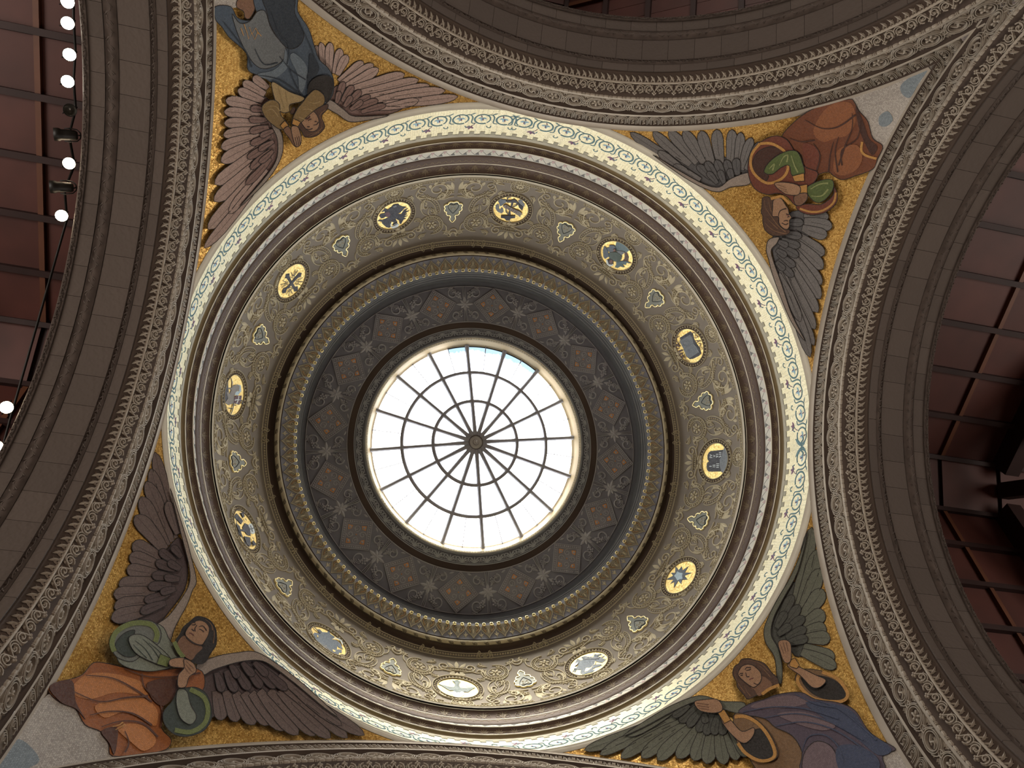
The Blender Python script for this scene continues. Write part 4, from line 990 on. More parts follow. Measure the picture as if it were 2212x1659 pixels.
head(f, 1630, 400, 7.93, [(158, 210), (240, 188), (310, 220), (370, 240), (350, 500), (430, 540), (440, 650), (500, 740), (605, 755), (630, 800), (560, 852), (380, 868), (290, 842), (198, 760), (163, 640), (158, 520), (132, 460), (146, 330)], None, [(345, 250), (440, 205), (500, 240), (560, 340), (600, 398), (616, 480), (658, 545), (622, 602), (622, 690), (590, 748), (530, 742), (470, 692), (440, 632), (430, 535), (328, 522), (333, 380)], 'hair_brown',
     [[(488, 640), (550, 668), (602, 652)], [(520, 612), (560, 600), (598, 606)], [(588, 545), (605, 530), (625, 535)], [(560, 480), (590, 492), (618, 498)], [(432, 528), (450, 450), (500, 410), (570, 392)]], [[(570, 500), (595, 510), (612, 512)]], [[(190, 240), (200, 360), (250, 450), (330, 560), (420, 680), (560, 800)], [(260, 230), (275, 330), (300, 420), (330, 480)], [(200, 640), (300, 740), (430, 800), (570, 830)], [(230, 560), (330, 660), (420, 740)]])
f.lines('collar', [[(300, 222), (400, 198), (480, 182), (560, 245), (622, 312)]], 46, 'gold_border', taper=(1, 1))
f.done()
# --- orange angel, lower left
f = Figure('angel_mosaic', 'mosaic angel praying with clasped hands in orange robe and sage tunic, brown wings', 0, 950, 2.340, SPH, 'mosaic', (700, 1250), 'outline_dark', 'mosaic angels')
f.wing([((900, 480), (781, 62), 60), ((880, 500), (760, 146), 64), ((860, 520), (737, 210), 70), ((840, 540), (710, 288), 74), ((830, 560), (680, 384), 78), ((810, 600), (666, 526), 78), ((800, 640), (648, 590), 70), ((790, 680), (635, 656), 70), ((780, 720), (594, 736), 78), ((780, 770), (567, 786), 78), ((770, 820), (570, 852), 78), ((760, 860), (555, 910), 74), ((895, 480), (842, 312), 52)],
       [(790, 640), (890, 500), (930, 540), (948, 650), (930, 760), (860, 860), (790, 935), (700, 920), (720, 820), (760, 740)], [(925, 480), (962, 620), (983, 722), (962, 770), (936, 840), (900, 905), (870, 965), (840, 1032), (765, 962), (840, 900), (900, 820), (945, 740), (947, 650), (905, 480), (850, 250)], 'wing_brown', 'wing_brown_dark', 'wing_bone',
       [((880, 620), (800, 560), 44), ((880, 660), (780, 620), 46), ((870, 700), (760, 690), 46), ((860, 740), (740, 750), 46), ((850, 780), (720, 820), 46), ((830, 830), (700, 880), 46), ((910, 600), (860, 540), 38), ((905, 660), (840, 620), 38), ((900, 710), (820, 700), 38), ((880, 760), (800, 780), 38)])
f.wing([((1080, 1280), (1110, 1430), 66), ((1130, 1280), (1187, 1438), 66), ((1180, 1290), (1277, 1452), 70), ((1220, 1290), (1348, 1455), 70), ((1260, 1290), (1432, 1482), 70), ((1300, 1280), (1498, 1505), 70), ((1350, 1280), (1583, 1510), 68), ((1400, 1280), (1662, 1522), 66), ((1430, 1270), (1748, 1522), 62), ((1450, 1250), (1835, 1508), 60), ((1400, 1200), (1720, 1460), 52)],
       [(1005, 1185), (1100, 1140), (1240, 1110), (1340, 1140), (1450, 1235), (1400, 1310), (1280, 1320), (1150, 1310), (1075, 1405), (1040, 1405), (1000, 1290)], [(975, 1155), (1080, 1110), (1180, 1092), (1280, 1088), (1400, 1158), (1540, 1268), (1690, 1410), (1630, 1375), (1480, 1250), (1350, 1152), (1280, 1130), (1180, 1142), (1060, 1180), (1010, 1205)], 'wing_brown', 'wing_brown_dark', 'wing_bone',
       [((1080, 1190), (1110, 1290), 44), ((1130, 1180), (1180, 1290), 46), ((1180, 1170), (1250, 1280), 46), ((1230, 1160), (1310, 1270), 46), ((1280, 1170), (1380, 1270), 46), ((1330, 1180), (1440, 1280), 44), ((1150, 1150), (1190, 1220), 38), ((1210, 1140), (1270, 1210), 38), ((1270, 1140), (1340, 1210), 38)])
f.shape('cloud', [(212, 1310), (272, 1350), (352, 1382), (402, 1462), (482, 1502), (530, 1580), (540, 1650), (200, 1720), (-90, 1780), (-30, 1640), (100, 1450)], 'cloud_mosaic', outline=False)
f.shape('cloud_shade', [(0, 1600), (60, 1540), (140, 1600), (160, 1660), (60, 1700), (-40, 1700)], 'cloud_blue', outline=False)
f.shape('robe', [(215, 1268), (300, 1240), (385, 1210), (440, 1150), (500, 1148), (600, 1170), (700, 1188), (830, 1180), (900, 1170), (1002, 1190), (1002, 1290), (870, 1310), (800, 1380), (792, 1480), (842, 1540), (812, 1592), (700, 1612), (540, 1625), (520, 1560), (480, 1500), (400, 1465), (350, 1382), (270, 1350), (218, 1302)], 'robe_orange')
f.shape('fold', [(330, 1280), (400, 1212), (520, 1200), (680, 1240), (730, 1310), (560, 1300), (430, 1335), (350, 1315)], 'robe_orange_light', outline=False)
f.shape('fold', [(450, 1370), (560, 1330), (700, 1330), (770, 1390), (760, 1470), (700, 1440), (600, 1400), (500, 1430)], 'robe_orange_light', outline=False)
f.shape('fold', [(560, 1480), (660, 1460), (740, 1500), (760, 1560), (700, 1600), (640, 1560)], 'robe_orange_light', outline=False)
f.shape('fold', [(215, 1270), (330, 1240), (350, 1350), (400, 1440), (350, 1385), (270, 1350)], 'robe_orange_dark', outline=False)
f.shape('fold', [(480, 1500), (560, 1480), (560, 1560), (545, 1620), (520, 1560)], 'robe_orange_dark', outline=False)
f.shape('fold', [(720, 1250), (860, 1230), (870, 1300), (800, 1370), (740, 1330)], 'robe_orange_dark', outline=False)
f.lines('fold_line', [[(400, 1215), (540, 1230), (660, 1290), (740, 1350)], [(340, 1300), (470, 1350), (600, 1330), (720, 1320)], [(420, 1420), (520, 1400), (640, 1410), (740, 1470)], [(480, 1480), (580, 1450), (690, 1460), (770, 1530)], [(740, 1310), (790, 1380), (785, 1480)], [(600, 1180), (720, 1220), (860, 1220), (990, 1200)], [(600, 1500), (620, 1560), (600, 1610)], [(690, 1200), (700, 1270), (760, 1330)]], 10, 'robe_orange_dark')
f.lines('gold_mark', [[(535, 1480), (570, 1470), (590, 1455)], [(550, 1495), (580, 1480), (600, 1465)]], 8, 'gold_border')
f.shape('tunic', [(560, 1110), (620, 960), (780, 955), (835, 1040), (905, 1100), (925, 1140), (830, 1178), (720, 1195), (600, 1170)], 'tunic_sage')
f.shape('wide_sleeve', [(520, 1060), (530, 1010), (580, 960), (660, 932), (745, 940), (785, 990), (778, 1045), (745, 1070), (700, 1100), (640, 1145), (570, 1130), (540, 1100)], 'sleeve_sage')
f.shape('sleeve_lining', [(548, 1070), (590, 1005), (650, 985), (640, 1040), (660, 1110), (600, 1120)], 'sleeve_deep')
f.lines('sleeve_border', [[(545, 1095), (532, 1050), (560, 990), (640, 950), (730, 955), (765, 1000), (755, 1045)]], 26, 'border_green', taper=(1, 1))
f.shape('arm', [(618, 1025), (680, 1008), (760, 1060), (832, 1130), (815, 1172), (740, 1150), (650, 1100)], 'tunic_sage')
f.lines('sleeve_fold', [[(650, 1040), (700, 1080), (740, 1140)], [(690, 1030), (740, 1080), (780, 1140)], [(640, 1060), (680, 1100), (710, 1130)], [(720, 1050), (770, 1090), (800, 1130)]], 6, 'sleeve_deep')
f.shape('cuff', [(780, 1108), (832, 1130), (816, 1176), (760, 1160)], 'border_green', False)
f.shape('wide_sleeve', [(792, 1410), (840, 1350), (868, 1290), (910, 1282), (962, 1280), (1012, 1310), (1037, 1370), (1040, 1440), (1000, 1502), (920, 1532), (850, 1522), (800, 1472)], 'sleeve_deep')
f.lines('sleeve_border', [[(930, 1290), (1000, 1330), (1022, 1400), (1000, 1470), (930, 1510), (850, 1500)]], 24, 'border_green', taper=(1, 1))
f.shape('arm', [(868, 1292), (912, 1300), (932, 1370), (962, 1430), (932, 1472), (880, 1440), (858, 1360)], 'tunic_sage')
head(f, 350, 1330, 7.93, [(118, 530), (200, 400), (260, 280), (380, 180), (480, 98), (600, 102), (722, 158), (802, 260), (838, 380), (832, 580), (742, 722), (642, 882), (530, 922), (400, 862), (300, 600), (180, 560)], [(148, 572), (270, 430), (440, 560), (592, 632), (482, 752), (400, 852), (280, 792), (200, 682)], [(288, 400), (330, 300), (420, 208), (540, 162), (652, 208), (708, 300), (692, 420), (622, 540), (572, 592), (450, 562), (330, 472)], 'hair_black',
     [[(530, 318), (570, 332), (612, 365)], [(525, 278), (600, 265), (662, 345)], [(400, 242), (440, 246), (472, 228)], [(385, 222), (420, 205), (462, 200)], [(492, 250), (455, 310), (462, 362)], [(398, 318), (440, 352)], [(600, 590), (640, 600)], [(300, 462), (420, 560), (560, 602)]], [[(356, 382), (400, 398), (438, 432)]], [[(760, 240), (800, 380), (780, 560)], [(640, 140), (740, 220), (770, 330)]])
f.at(0, 950, 2.340)
f.lines('neckline', [[(845, 1050), (870, 1100), (895, 1130)]], 22, 'border_green', taper=(1, 1))
f.shape('hand', [(824, 1142), (890, 1133), (932, 1165), (925, 1190), (890, 1185), (824, 1176)], 'skin')
f.shape('hand', [(895, 1140), (942, 1160), (957, 1202), (920, 1232), (902, 1282), (863, 1282), (865, 1222), (895, 1185)], 'skin')
f.lines('finger_line', [[(905, 1150), (945, 1190)], [(900, 1165), (935, 1205)], [(895, 1180), (922, 1215)]], 4, 'skin_shade')
f.done()
# --- violet-blue angel, lower right
f = Figure('angel_mosaic', 'mosaic angel with both arms raised in violet-blue drapery, dark green wings', 1200, 1120, 2.765, SPH, 'mosaic', (1300, 1200), 'outline_dark', 'mosaic angels')
f.wing([((1420, 560), (1532, 52), 78), ((1440, 570), (1567, 185), 82), ((1455, 590), (1580, 300), 86), ((1470, 600), (1600, 425), 90), ((1480, 640), (1608, 560), 88), ((1490, 680), (1620, 660), 84), ((1490, 720), (1643, 718), 80), ((1480, 770), (1670, 838), 80), ((1470, 800), (1680, 895), 74)],
       [(1275, 640), (1320, 500), (1400, 390), (1470, 400), (1530, 520), (1530, 700), (1510, 810), (1430, 820), (1380, 740), (1330, 800), (1290, 720)], [(1248, 665), (1290, 560), (1335, 475), (1400, 365), (1460, 230), (1510, 80), (1450, 320), (1365, 480), (1305, 600), (1290, 700), (1330, 780), (1355, 880), (1352, 990), (1328, 965), (1310, 835), (1258, 750)], 'wing_green', 'wing_green_dark', 'wing_green',
       [((1340, 620), (1420, 460), 56), ((1360, 650), (1460, 520), 56), ((1370, 690), (1490, 590), 56), ((1380, 720), (1500, 660), 54), ((1390, 750), (1510, 720), 54), ((1320, 660), (1380, 560), 48), ((1330, 700), (1410, 640), 48)])
f.wing([((700, 1180), (168, 1395), 66), ((720, 1210), (262, 1422), 66), ((740, 1230), (388, 1442), 70), ((780, 1240), (512, 1440), 76), ((820, 1250), (610, 1455), 80), ((860, 1250), (728, 1445), 80), ((900, 1240), (828, 1460), 84), ((940, 1240), (905, 1480), 84), ((980, 1240), (1010, 1484), 80), ((1010, 1240), (1087, 1458), 74), ((1040, 1260), (1143, 1440), 64), ((700, 1160), (420, 1312), 54)],
       [(690, 1130), (840, 1098), (960, 1120), (1060, 1240), (1010, 1290), (920, 1290), (800, 1280), (700, 1240)], [(400, 1318), (560, 1210), (700, 1130), (830, 1080), (900, 1078), (1000, 1108), (1132, 1118), (1112, 1182), (990, 1150), (900, 1110), (830, 1112), (700, 1170), (530, 1262)], 'wing_green', 'wing_green_dark', 'wing_green',
       [((840, 1140), (740, 1230), 50), ((880, 1150), (790, 1260), 50), ((910, 1170), (850, 1290), 52), ((940, 1180), (900, 1310), 52), ((970, 1190), (950, 1310), 52), ((1000, 1210), (1000, 1310), 50), ((890, 1180), (900, 1240), 44), ((800, 1130), (700, 1200), 44)])
f.shape('cloud', [(1945, 1450), (2050, 1400), (2200, 1520), (2180, 1620), (1950, 1560)], 'cloud_mosaic', outline=False)
f.shape('gown', [(1040, 1270), (1150, 1200), (1400, 1200), (1500, 1330), (1480, 1560), (1250, 1560), (1130, 1400)], 'gown_tan')
f.shape('wide_sleeve', [(1438, 965), (1480, 918), (1600, 928), (1692, 970), (1752, 1050), (1757, 1092), (1702, 1125), (1560, 1112), (1490, 1062), (1455, 1012)], 'gown_tan')
f.shape('sleeve_lining', [(1480, 962), (1590, 958), (1682, 990), (1742, 1058), (1738, 1092), (1690, 1108), (1570, 1080), (1500, 1022)], 'sleeve_shadow')
f.lines('sleeve_border', [[(1600, 935), (1690, 975), (1748, 1050), (1745, 1095), (1690, 1115), (1560, 1100), (1490, 1050), (1452, 990), (1470, 940)]], 20, 'gold_border', taper=(1, 1))
rb = f.shape('drapery', [(1098, 1182), (1160, 1128), (1250, 1100), (1335, 1070), (1470, 1058), (1560, 1100), (1700, 1122), (1800, 1170), (1872, 1280), (1942, 1340), (2045, 1402), (1965, 1442), (1950, 1560), (1500, 1570), (1480, 1420), (1420, 1320), (1320, 1270), (1250, 1215)], 'robe_violet')
f.shape('fold', [(1170, 1140), (1330, 1085), (1440, 1080), (1520, 1120), (1400, 1150), (1250, 1160)], 'robe_blue_light', outline=False)
f.shape('fold', [(1500, 1120), (1700, 1135), (1800, 1190), (1870, 1290), (2020, 1400), (1940, 1440), (1800, 1330), (1650, 1240)], 'robe_blue', outline=False)
f.shape('fold', [(1330, 1190), (1500, 1180), (1680, 1260), (1600, 1290), (1450, 1250)], 'robe_blue_light', outline=False)
f.shape('knee', [(1490, 1440), (1555, 1360), (1640, 1375), (1690, 1450), (1690, 1560), (1500, 1560)], 'robe_blue_light')
f.shape('fold', [(1690, 1400), (1800, 1380), (1930, 1450), (1930, 1540), (1720, 1540)], 'robe_blue', outline=False)
f.lines('fold_line', [[(1120, 1180), (1300, 1150), (1500, 1160), (1700, 1220)], [(1250, 1215), (1450, 1190), (1650, 1240), (1850, 1350)], [(1320, 1265), (1500, 1240), (1700, 1300), (1900, 1440)], [(1480, 1420), (1520, 1330), (1620, 1320), (1700, 1390), (1730, 1490)], [(1560, 1105), (1700, 1160), (1830, 1260), (1930, 1350)], [(1440, 1070), (1560, 1130), (1680, 1150)]], 11, 'robe_blue')
f.shape('wide_sleeve', [(1068, 1205), (1130, 1192), (1210, 1230), (1285, 1310), (1335, 1420), (1312, 1472), (1230, 1482), (1140, 1432), (1088, 1362)], 'gown_tan')
f.shape('sleeve_lining', [(1108, 1362), (1200, 1288), (1252, 1300), (1312, 1400), (1300, 1460), (1220, 1462), (1140, 1420)], 'sleeve_shadow')
f.lines('sleeve_border', [[(1075, 1212), (1140, 1210), (1220, 1255), (1285, 1340), (1318, 1430), (1290, 1470), (1220, 1475), (1140, 1430), (1095, 1370)]], 20, 'gold_border', taper=(1, 1))
f.shape('arm', [(985, 1180), (1020, 1198), (1060, 1240), (1120, 1300), (1190, 1278), (1185, 1330), (1130, 1372), (1060, 1322), (1000, 1245)], 'skin')
f.shape('arm', [(1405, 890), (1460, 908), (1560, 958), (1625, 990), (1592, 1032), (1540, 1032), (1470, 962), (1400, 912)], 'skin')
f.shape('cuff', [(970, 1182), (1012, 1168), (1052, 1232), (1012, 1252)], 'gold_border', False)
f.shape('cuff', [(1405, 872), (1440, 858), (1466, 900), (1450, 922), (1408, 908)], 'gold_border', False)
f.shape('hand', [(833, 1122), (900, 1108), (970, 1108), (1002, 1150), (990, 1182), (930, 1190), (860, 1172)], 'skin')
f.shape('hand', [(1338, 762), (1380, 748), (1412, 770), (1417, 830), (1410, 882), (1375, 882), (1350, 822)], 'skin')
f.lines('finger_line', [[(845, 1130), (920, 1140)], [(850, 1145), (920, 1155)], [(860, 1160), (920, 1170)], [(1350, 775), (1370, 830)], [(1368, 765), (1385, 825)], [(1385, 760), (1398, 820)]], 5, 'skin_shade')
head(f, 1575, 1420, 8.654, [(88, 330), (130, 240), (200, 198), (250, 118), (390, 102), (480, 128), (650, 178), (742, 258), (822, 368), (932, 478), (952, 592), (852, 608), (800, 640), (640, 782), (540, 802), (368, 872), (298, 792), (178, 652), (158, 540), (92, 430)], [(430, 642), (560, 540), (650, 440), (832, 602), (640, 792), (560, 802), (500, 702)], [(188, 380), (250, 260), (350, 218), (450, 228), (560, 308), (622, 400), (622, 520), (540, 622), (470, 652), (380, 602), (280, 522), (208, 450)], 'hair_brown',
     [[(340, 332), (385, 328), (432, 308)], [(318, 322), (350, 278), (432, 280)], [(228, 432), (250, 428), (275, 418)], [(208, 410), (240, 390), (282, 388)], [(330, 370), (352, 450), (400, 448)], [(480, 570), (560, 602), (605, 560)]], [[(400, 512), (430, 492), (478, 480)]], [[(120, 340), (150, 500), (220, 620), (320, 760)], [(300, 140), (480, 150), (640, 220), (760, 340)], [(560, 220), (680, 320), (800, 460)], [(300, 620), (360, 740), (420, 810)]])
f.lines('collar', [[(640, 790), (720, 730), (800, 680), (968, 612)]], 60, 'gold_border', taper=(1, 1))
f.done()
# ================================================================ medallions and shields of the cove
for n_, c_ in (('em_dark', '34343a'), ('em_grey', '70767a'), ('em_slate', '5b6670'), ('em_pale', 'dfe8e6'), ('em_brown', '5d443a'), ('em_green', '4b5a52'), ('em_teal', '5d7378'), ('em_plum', '604048'), ('em_dove', '5a6866'), ('em_ice', 'b4cdd8'), ('em_lamb', '857f76'), ('em_face', '7a5648')): tess(n_, c_, .75, 45)
VMD = next(v for v in [i*.001 for i in range(350)] if DAT(v)[1] >= .513)
def disc_mb(v0, R, h, n=40, rings=5):
    mb = MB(); mb.v.append(DM(0, v0, h))
    for k in range(1, rings+1):
        for i in range(n): mb.v.append(DM(R*k/rings*cos(2*PI*i/n), v0+R*k/rings*sin(2*PI*i/n), h))
    mb.f += [(0, 1+i, 1+(i+1) % n) for i in range(n)]
    for k in range(rings-1): mb.f += [(1+k*n+i, 1+k*n+(i+1) % n, 1+(k+1)*n+(i+1) % n, 1+(k+1)*n+i) for i in range(n)]
    return fixn(mb, W((0, 0, .2)))
def locate(x, y):
    q = dome_hit(x, y); return math.degrees(math.atan2(q.y, q.x)), next(v for v in [i*.0005 for i in range(700)] if DAT(v)[1] >= q.z)
def medallion(az, label, ox, oy, sc, anchor):
    f = Figure('medallion', label, ox, oy, sc, px_dome, 'medallion', anchor, 'em_dark', 'gold medallions of the cove', 2.2, .7)
    a_, v0 = locate(ox+anchor[0]/sc, oy+anchor[1]/sc)
    fr_, bd_ = MB(), MB()
    for r, w in ((.0715, .0034), (.0885, .0036)): ridge(fr_, DM, arc(0, v0, r, 0, 355, 60), w, .0058, True)
    for i in range(40): blob(bd_, DM, .080*cos(2*PI*i/40), v0+.080*sin(2*PI*i/40), .0046, .0036, .0052, 6, 2*PI*i/40)
    for nm, mb, m in (('gold_disc', disc_mb(v0, .0695, .0016), 'gold_disc'), ('frame', fr_, 'dome_relief'), ('bead_ring', bd_, 'dome_relief'), ('frame_bed', disc_mb(v0, .089, .0006), 'stone_bed')):
        o = mb.obj(nm, m, f.root, False, f.root.location); o.rotation_euler = (0, 0, R_(a_))
        if nm == 'bead_ring': o['kind'] = 'stuff'
    f.sh = lambda n, p, m, sm=False, **k: Figure.shape(f, n, p, m, sm, None, k.pop('outline', False), None)
    return f
f = medallion(240, 'gold medallion with a dark winged lion silhouette and white halo', 795, 410, 16.59, (915, 895))
f.sh('lion', [(390, 920), (440, 850), (580, 820), (600, 760), (470, 780), (560, 690), (590, 640), (700, 690), (830, 590), (900, 510), (1080, 480), (1130, 540), (1230, 580), (1370, 600), (1280, 660), (1250, 700), (1150, 800), (1060, 845), (1180, 860), (1290, 700), (1430, 640), (1330, 760), (1480, 720), (1300, 850), (1400, 840), (1290, 930), (1420, 910), (1260, 990), (1360, 1010), (1260, 1060), (1180, 1210), (1120, 1200), (1100, 1080), (970, 1010), (1040, 1130), (1040, 1210), (930, 1270), (860, 1260), (920, 1150), (810, 1120), (790, 1330), (740, 1350), (640, 1320), (500, 1200), (480, 1130), (330, 1100), (400, 1060), (520, 1060), (640, 1010), (740, 970), (620, 950), (530, 1000), (460, 1010)], 'em_dark')
f.sh('halo', [(780, 1230), (825, 1140), (835, 1290), (920, 1290), (1060, 1200), (1105, 1225), (1060, 1310), (900, 1370), (830, 1350)], 'em_pale')
f.sh('book', [(600, 790), (740, 770), (795, 860), (745, 960), (640, 950), (600, 860)], 'em_plum')
f.sh('paw', [(880, 560), (980, 520), (1020, 580), (900, 620)], 'em_grey'); f.sh('muzzle', [(870, 1250), (940, 1190), (1020, 1150), (1030, 1200), (930, 1262)], 'em_grey')
f = medallion(270, 'gold medallion with a dark anchor and a scroll lettered HOPE', 1050, 405, 16.59, (885, 762))
f.sh('scroll', [(340, 620), (400, 575), (450, 580), (470, 660), (470, 740), (500, 780), (540, 705), (600, 720), (632, 840), (560, 912), (420, 860), (335, 740)], 'em_grey')
f.sh('scroll_end', [(1150, 450), (1240, 410), (1375, 430), (1300, 490), (1385, 580), (1370, 670), (1290, 650), (1180, 560)], 'em_grey')
f.sh('acanthus', [(425, 480), (520, 388), (640, 410), (700, 400), (740, 500), (640, 560), (560, 640), (480, 650), (470, 540)], 'em_slate')
f.sh('shank', [(905, 470), (1000, 390), (985, 520), (950, 650), (900, 700), (872, 850), (885, 990), (785, 990), (812, 880), (832, 770), (885, 640)], 'em_dark')
f.sh('fluke_arm', [(700, 440), (900, 430), (1000, 388), (1095, 445), (1180, 560), (1260, 620), (1345, 680), (1295, 805), (1180, 690), (1150, 600), (1060, 525), (920, 510), (760, 520)], 'em_dark')
f.sh('stock', [(535, 982), (1040, 985), (1045, 1060), (885, 1080), (845, 1155), (720, 1155), (660, 1080), (530, 1060)], 'em_dark')
f.lines('rope', [[(790, 440), (755, 370), (800, 320), (890, 300)], [(720, 715), (715, 830), (800, 930)], [(955, 655), (1060, 625), (1130, 560)]], 34, 'em_dark', taper=(1, 1))
f.sh('banner', [(590, 640), (700, 570), (880, 675), (1060, 765), (1210, 820), (1305, 920), (1250, 950), (1225, 1040), (1170, 980), (1050, 900), (860, 790), (700, 705)], 'em_lamb')
def letters(f, txt, start, step, size, m):
    G = {'H': [[(0, 0), (0, 1)], [(.6, 0), (.6, 1)], [(0, .5), (.6, .5)]], 'O': [[(.3+.3*cos(a*PI/6), .5+.5*sin(a*PI/6)) for a in range(13)]], 'P': [[(0, 0), (0, 1), (.45, 1), (.6, .75), (.45, .5), (0, .5)]], 'E': [[(.6, 0), (0, 0), (0, 1), (.6, 1)], [(0, .5), (.45, .5)]]}
    l = math.hypot(*step); ux, uy = step[0]/l, step[1]/l; vx, vy = uy, -ux; L = []
    for i, c in enumerate(txt):
        x0, y0 = start[0]+step[0]*i, start[1]+step[1]*i
        L += [[(x0+ux*a*size+vx*b*size, y0+uy*a*size+vy*b*size) for a, b in s] for s in G[c]]
    return f.lines('lettering', L, size*.2, m, taper=(1, 1), smooth=False)
letters(f, 'HOPE', (1118, 810), (-122, -62), 95, 'em_plum')
f = medallion(300, 'gold medallion with a winged figure in green and teal holding a harp', 1280, 500, 16.59, (878, 850))
f.sh('harp', [(1150, 740), (1240, 740), (1310, 900), (1285, 1045), (1040, 1090), (1150, 960), (1160, 860)], 'em_brown')
f.sh('cloth', [(872, 340), (1020, 380), (1200, 500), (1362, 640), (1230, 742), (1060, 675), (860, 665), (815, 540)], 'em_teal')
f.sh('wing', [(430, 500), (500, 560), (560, 700), (605, 880), (520, 930), (460, 970), (400, 900), (380, 640)], 'em_slate')
f.sh('wing', [(860, 1080), (1050, 1045), (1250, 1050), (1405, 1132), (1220, 1105), (1215, 1180), (1080, 1160), (1155, 1275), (1010, 1235), (920, 1292), (805, 1262), (860, 1170)], 'em_teal')
f.sh('knee', [(515, 565), (620, 545), (612, 470), (780, 470), (860, 580), (855, 690), (740, 700), (640, 730), (560, 670)], 'em_slate')
f.sh('arm', [(860, 660), (1030, 680), (1190, 720), (1060, 830), (950, 780)], 'em_grey')
f.sh('robe', [(600, 740), (850, 705), (1000, 780), (1065, 860), (1050, 980), (940, 1080), (800, 1045), (660, 970), (600, 880)], 'em_green')
f.sh('halo', [(500, 1000), (560, 985), (585, 1110), (660, 1168), (765, 1130), (740, 1205), (620, 1225), (520, 1145)], 'em_pale')
f.sh('hair', [(555, 1010), (615, 935), (720, 975), (765, 1080), (705, 1165), (600, 1145)], 'em_dark'); f.sh('face', [(630, 1010), (720, 980), (752, 1050), (692, 1120), (622, 1090)], 'em_face')
f.sh('hand', [(760, 600), (840, 590), (855, 670), (780, 690)], 'em_face')
f = medallion(330, 'gold medallion with a grey open book and brown scrolls', 1440, 690, 15.08, (775, 855))
f.sh('cover', [(435, 595), (785, 378), (865, 460), (912, 640), (992, 790), (1092, 920), (1142, 1100), (1060, 1190), (870, 1280), (770, 1295), (690, 1230), (650, 1120)], 'em_dark')
f.sh('page', [(430, 690), (785, 490), (852, 600), (892, 770), (560, 945), (490, 820)], 'em_grey'); f.sh('page', [(560, 948), (893, 775), (1000, 900), (1082, 1060), (765, 1255), (660, 1200), (600, 1050)], 'em_grey')
f.lines('page_mark', [[(660+105*cos(a*PI/8), 755+100*sin(a*PI/8)) for a in range(17)], [(690, 1010), (860, 890), (930, 1060)], [(760, 965), (900, 990)], [(690, 1010), (900, 1010)]], 12, 'em_slate', taper=(1, 1), smooth=False)
f.lines('flourish', [[(870, 430), (950, 440), (960, 520), (1040, 550), (970, 600), (930, 560)], [(960, 680), (1060, 690), (1140, 670)], [(1000, 760), (1070, 700), (1130, 730)], [(1060, 780), (1130, 800), (1100, 870), (1180, 920), (1160, 1000)], [(440, 780), (340, 700), (340, 600), (430, 535)], [(630, 1180), (630, 1300), (780, 1370)]], 26, 'em_brown', taper=(1, .7))
for p in ([(318, 805), (380, 772), (465, 870), (440, 895), (340, 855)], [(340, 935), (450, 915), (390, 965)], [(380, 1020), (525, 968), (545, 1015), (440, 1065)], [(450, 1170), (440, 1110), (545, 1060), (530, 1120)], [(500, 1215), (560, 1110), (582, 1200), (550, 1265)]): f.sh('scroll_leaf', p, 'em_brown')
f = medallion(0, 'gold medallion with two dark tablets of Roman numerals', 1500, 940, 15.08, (695, 845))
f.sh('tablets', [(440, 660), (480, 570), (545, 518), (965, 478), (965, 700), (860, 760), (850, 900), (895, 1185), (480, 1192), (430, 1140), (408, 1020), (430, 900), (490, 860), (440, 790)], 'em_dark')
f.sh('cloud', [(965, 322), (1050, 430), (1110, 560), (1130, 700), (1112, 920), (1060, 1100), (980, 1250), (900, 1210), (850, 1000), (838, 800), (900, 700), (935, 560), (985, 420)], 'em_grey')
f.lines('numeral', [[(505, 1020), (590, 1020)], [(618, 985), (708, 985)], [(618, 1038), (708, 1038)], [(738, 942), (828, 942)], [(738, 1000), (825, 1000)], [(738, 1056), (818, 1056)], [(515, 735), (605, 735)], [(525, 640), (600, 665), (520, 700)], [(638, 655), (700, 685), (638, 712)], [(730, 680), (800, 695), (726, 726)], [(730, 628), (800, 630)], [(826, 580), (902, 580)], [(826, 634), (896, 634)], [(860, 672), (890, 692), (818, 722)]], 20, 'em_pale', taper=(1, 1), smooth=False)
f = medallion(30, 'gold medallion with a slate blue many-pointed star', 1420, 1195, 15.8, (822, 845))
f.sh('star', [(630, 450), (740, 590), (850, 460), (870, 600), (1070, 460), (950, 670), (1180, 680), (940, 780), (1050, 910), (860, 920), (820, 1060), (720, 960), (580, 1200), (590, 980), (460, 1060), (560, 920), (310, 910), (550, 780), (470, 680), (620, 680)], 'em_slate')
f.sh('star_heart', [(745+160*cos(a*PI/5)*(1 if a % 2 else .72), 790+165*sin(a*PI/5)*(1 if a % 2 else .72)) for a in range(10)], 'em_ice')
f = medallion(60, 'gold medallion with a grey winged creature and white halo', 1215, 1390, 18.43, (1060, 850))
f.sh('creature', [(750, 570), (900, 530), (1080, 560), (1250, 560), (1260, 490), (1300, 440), (1400, 470), (1540, 420), (1570, 470), (1480, 500), (1400, 540), (1560, 570), (1710, 500), (1590, 610), (1750, 660), (1590, 790), (1360, 740), (1320, 860), (1560, 840), (1580, 900), (1320, 990), (1180, 1050), (1290, 1080), (1240, 1150), (1000, 1220), (800, 1270), (720, 1200), (740, 1060), (620, 1070), (560, 1080), (490, 1210), (470, 1120), (380, 1200), (450, 1080), (560, 980), (640, 870), (500, 810), (570, 700), (600, 610), (700, 690), (810, 680), (820, 630)], 'em_slate')
f.sh('gap', [(900, 1150), (960, 980), (1040, 940), (1060, 1030), (1130, 960), (1200, 790), (1215, 900), (1160, 1010), (1000, 1130)], 'gold_disc'); f.sh('gap', [(1260, 880), (1320, 740), (1350, 760), (1300, 870)], 'gold_disc')
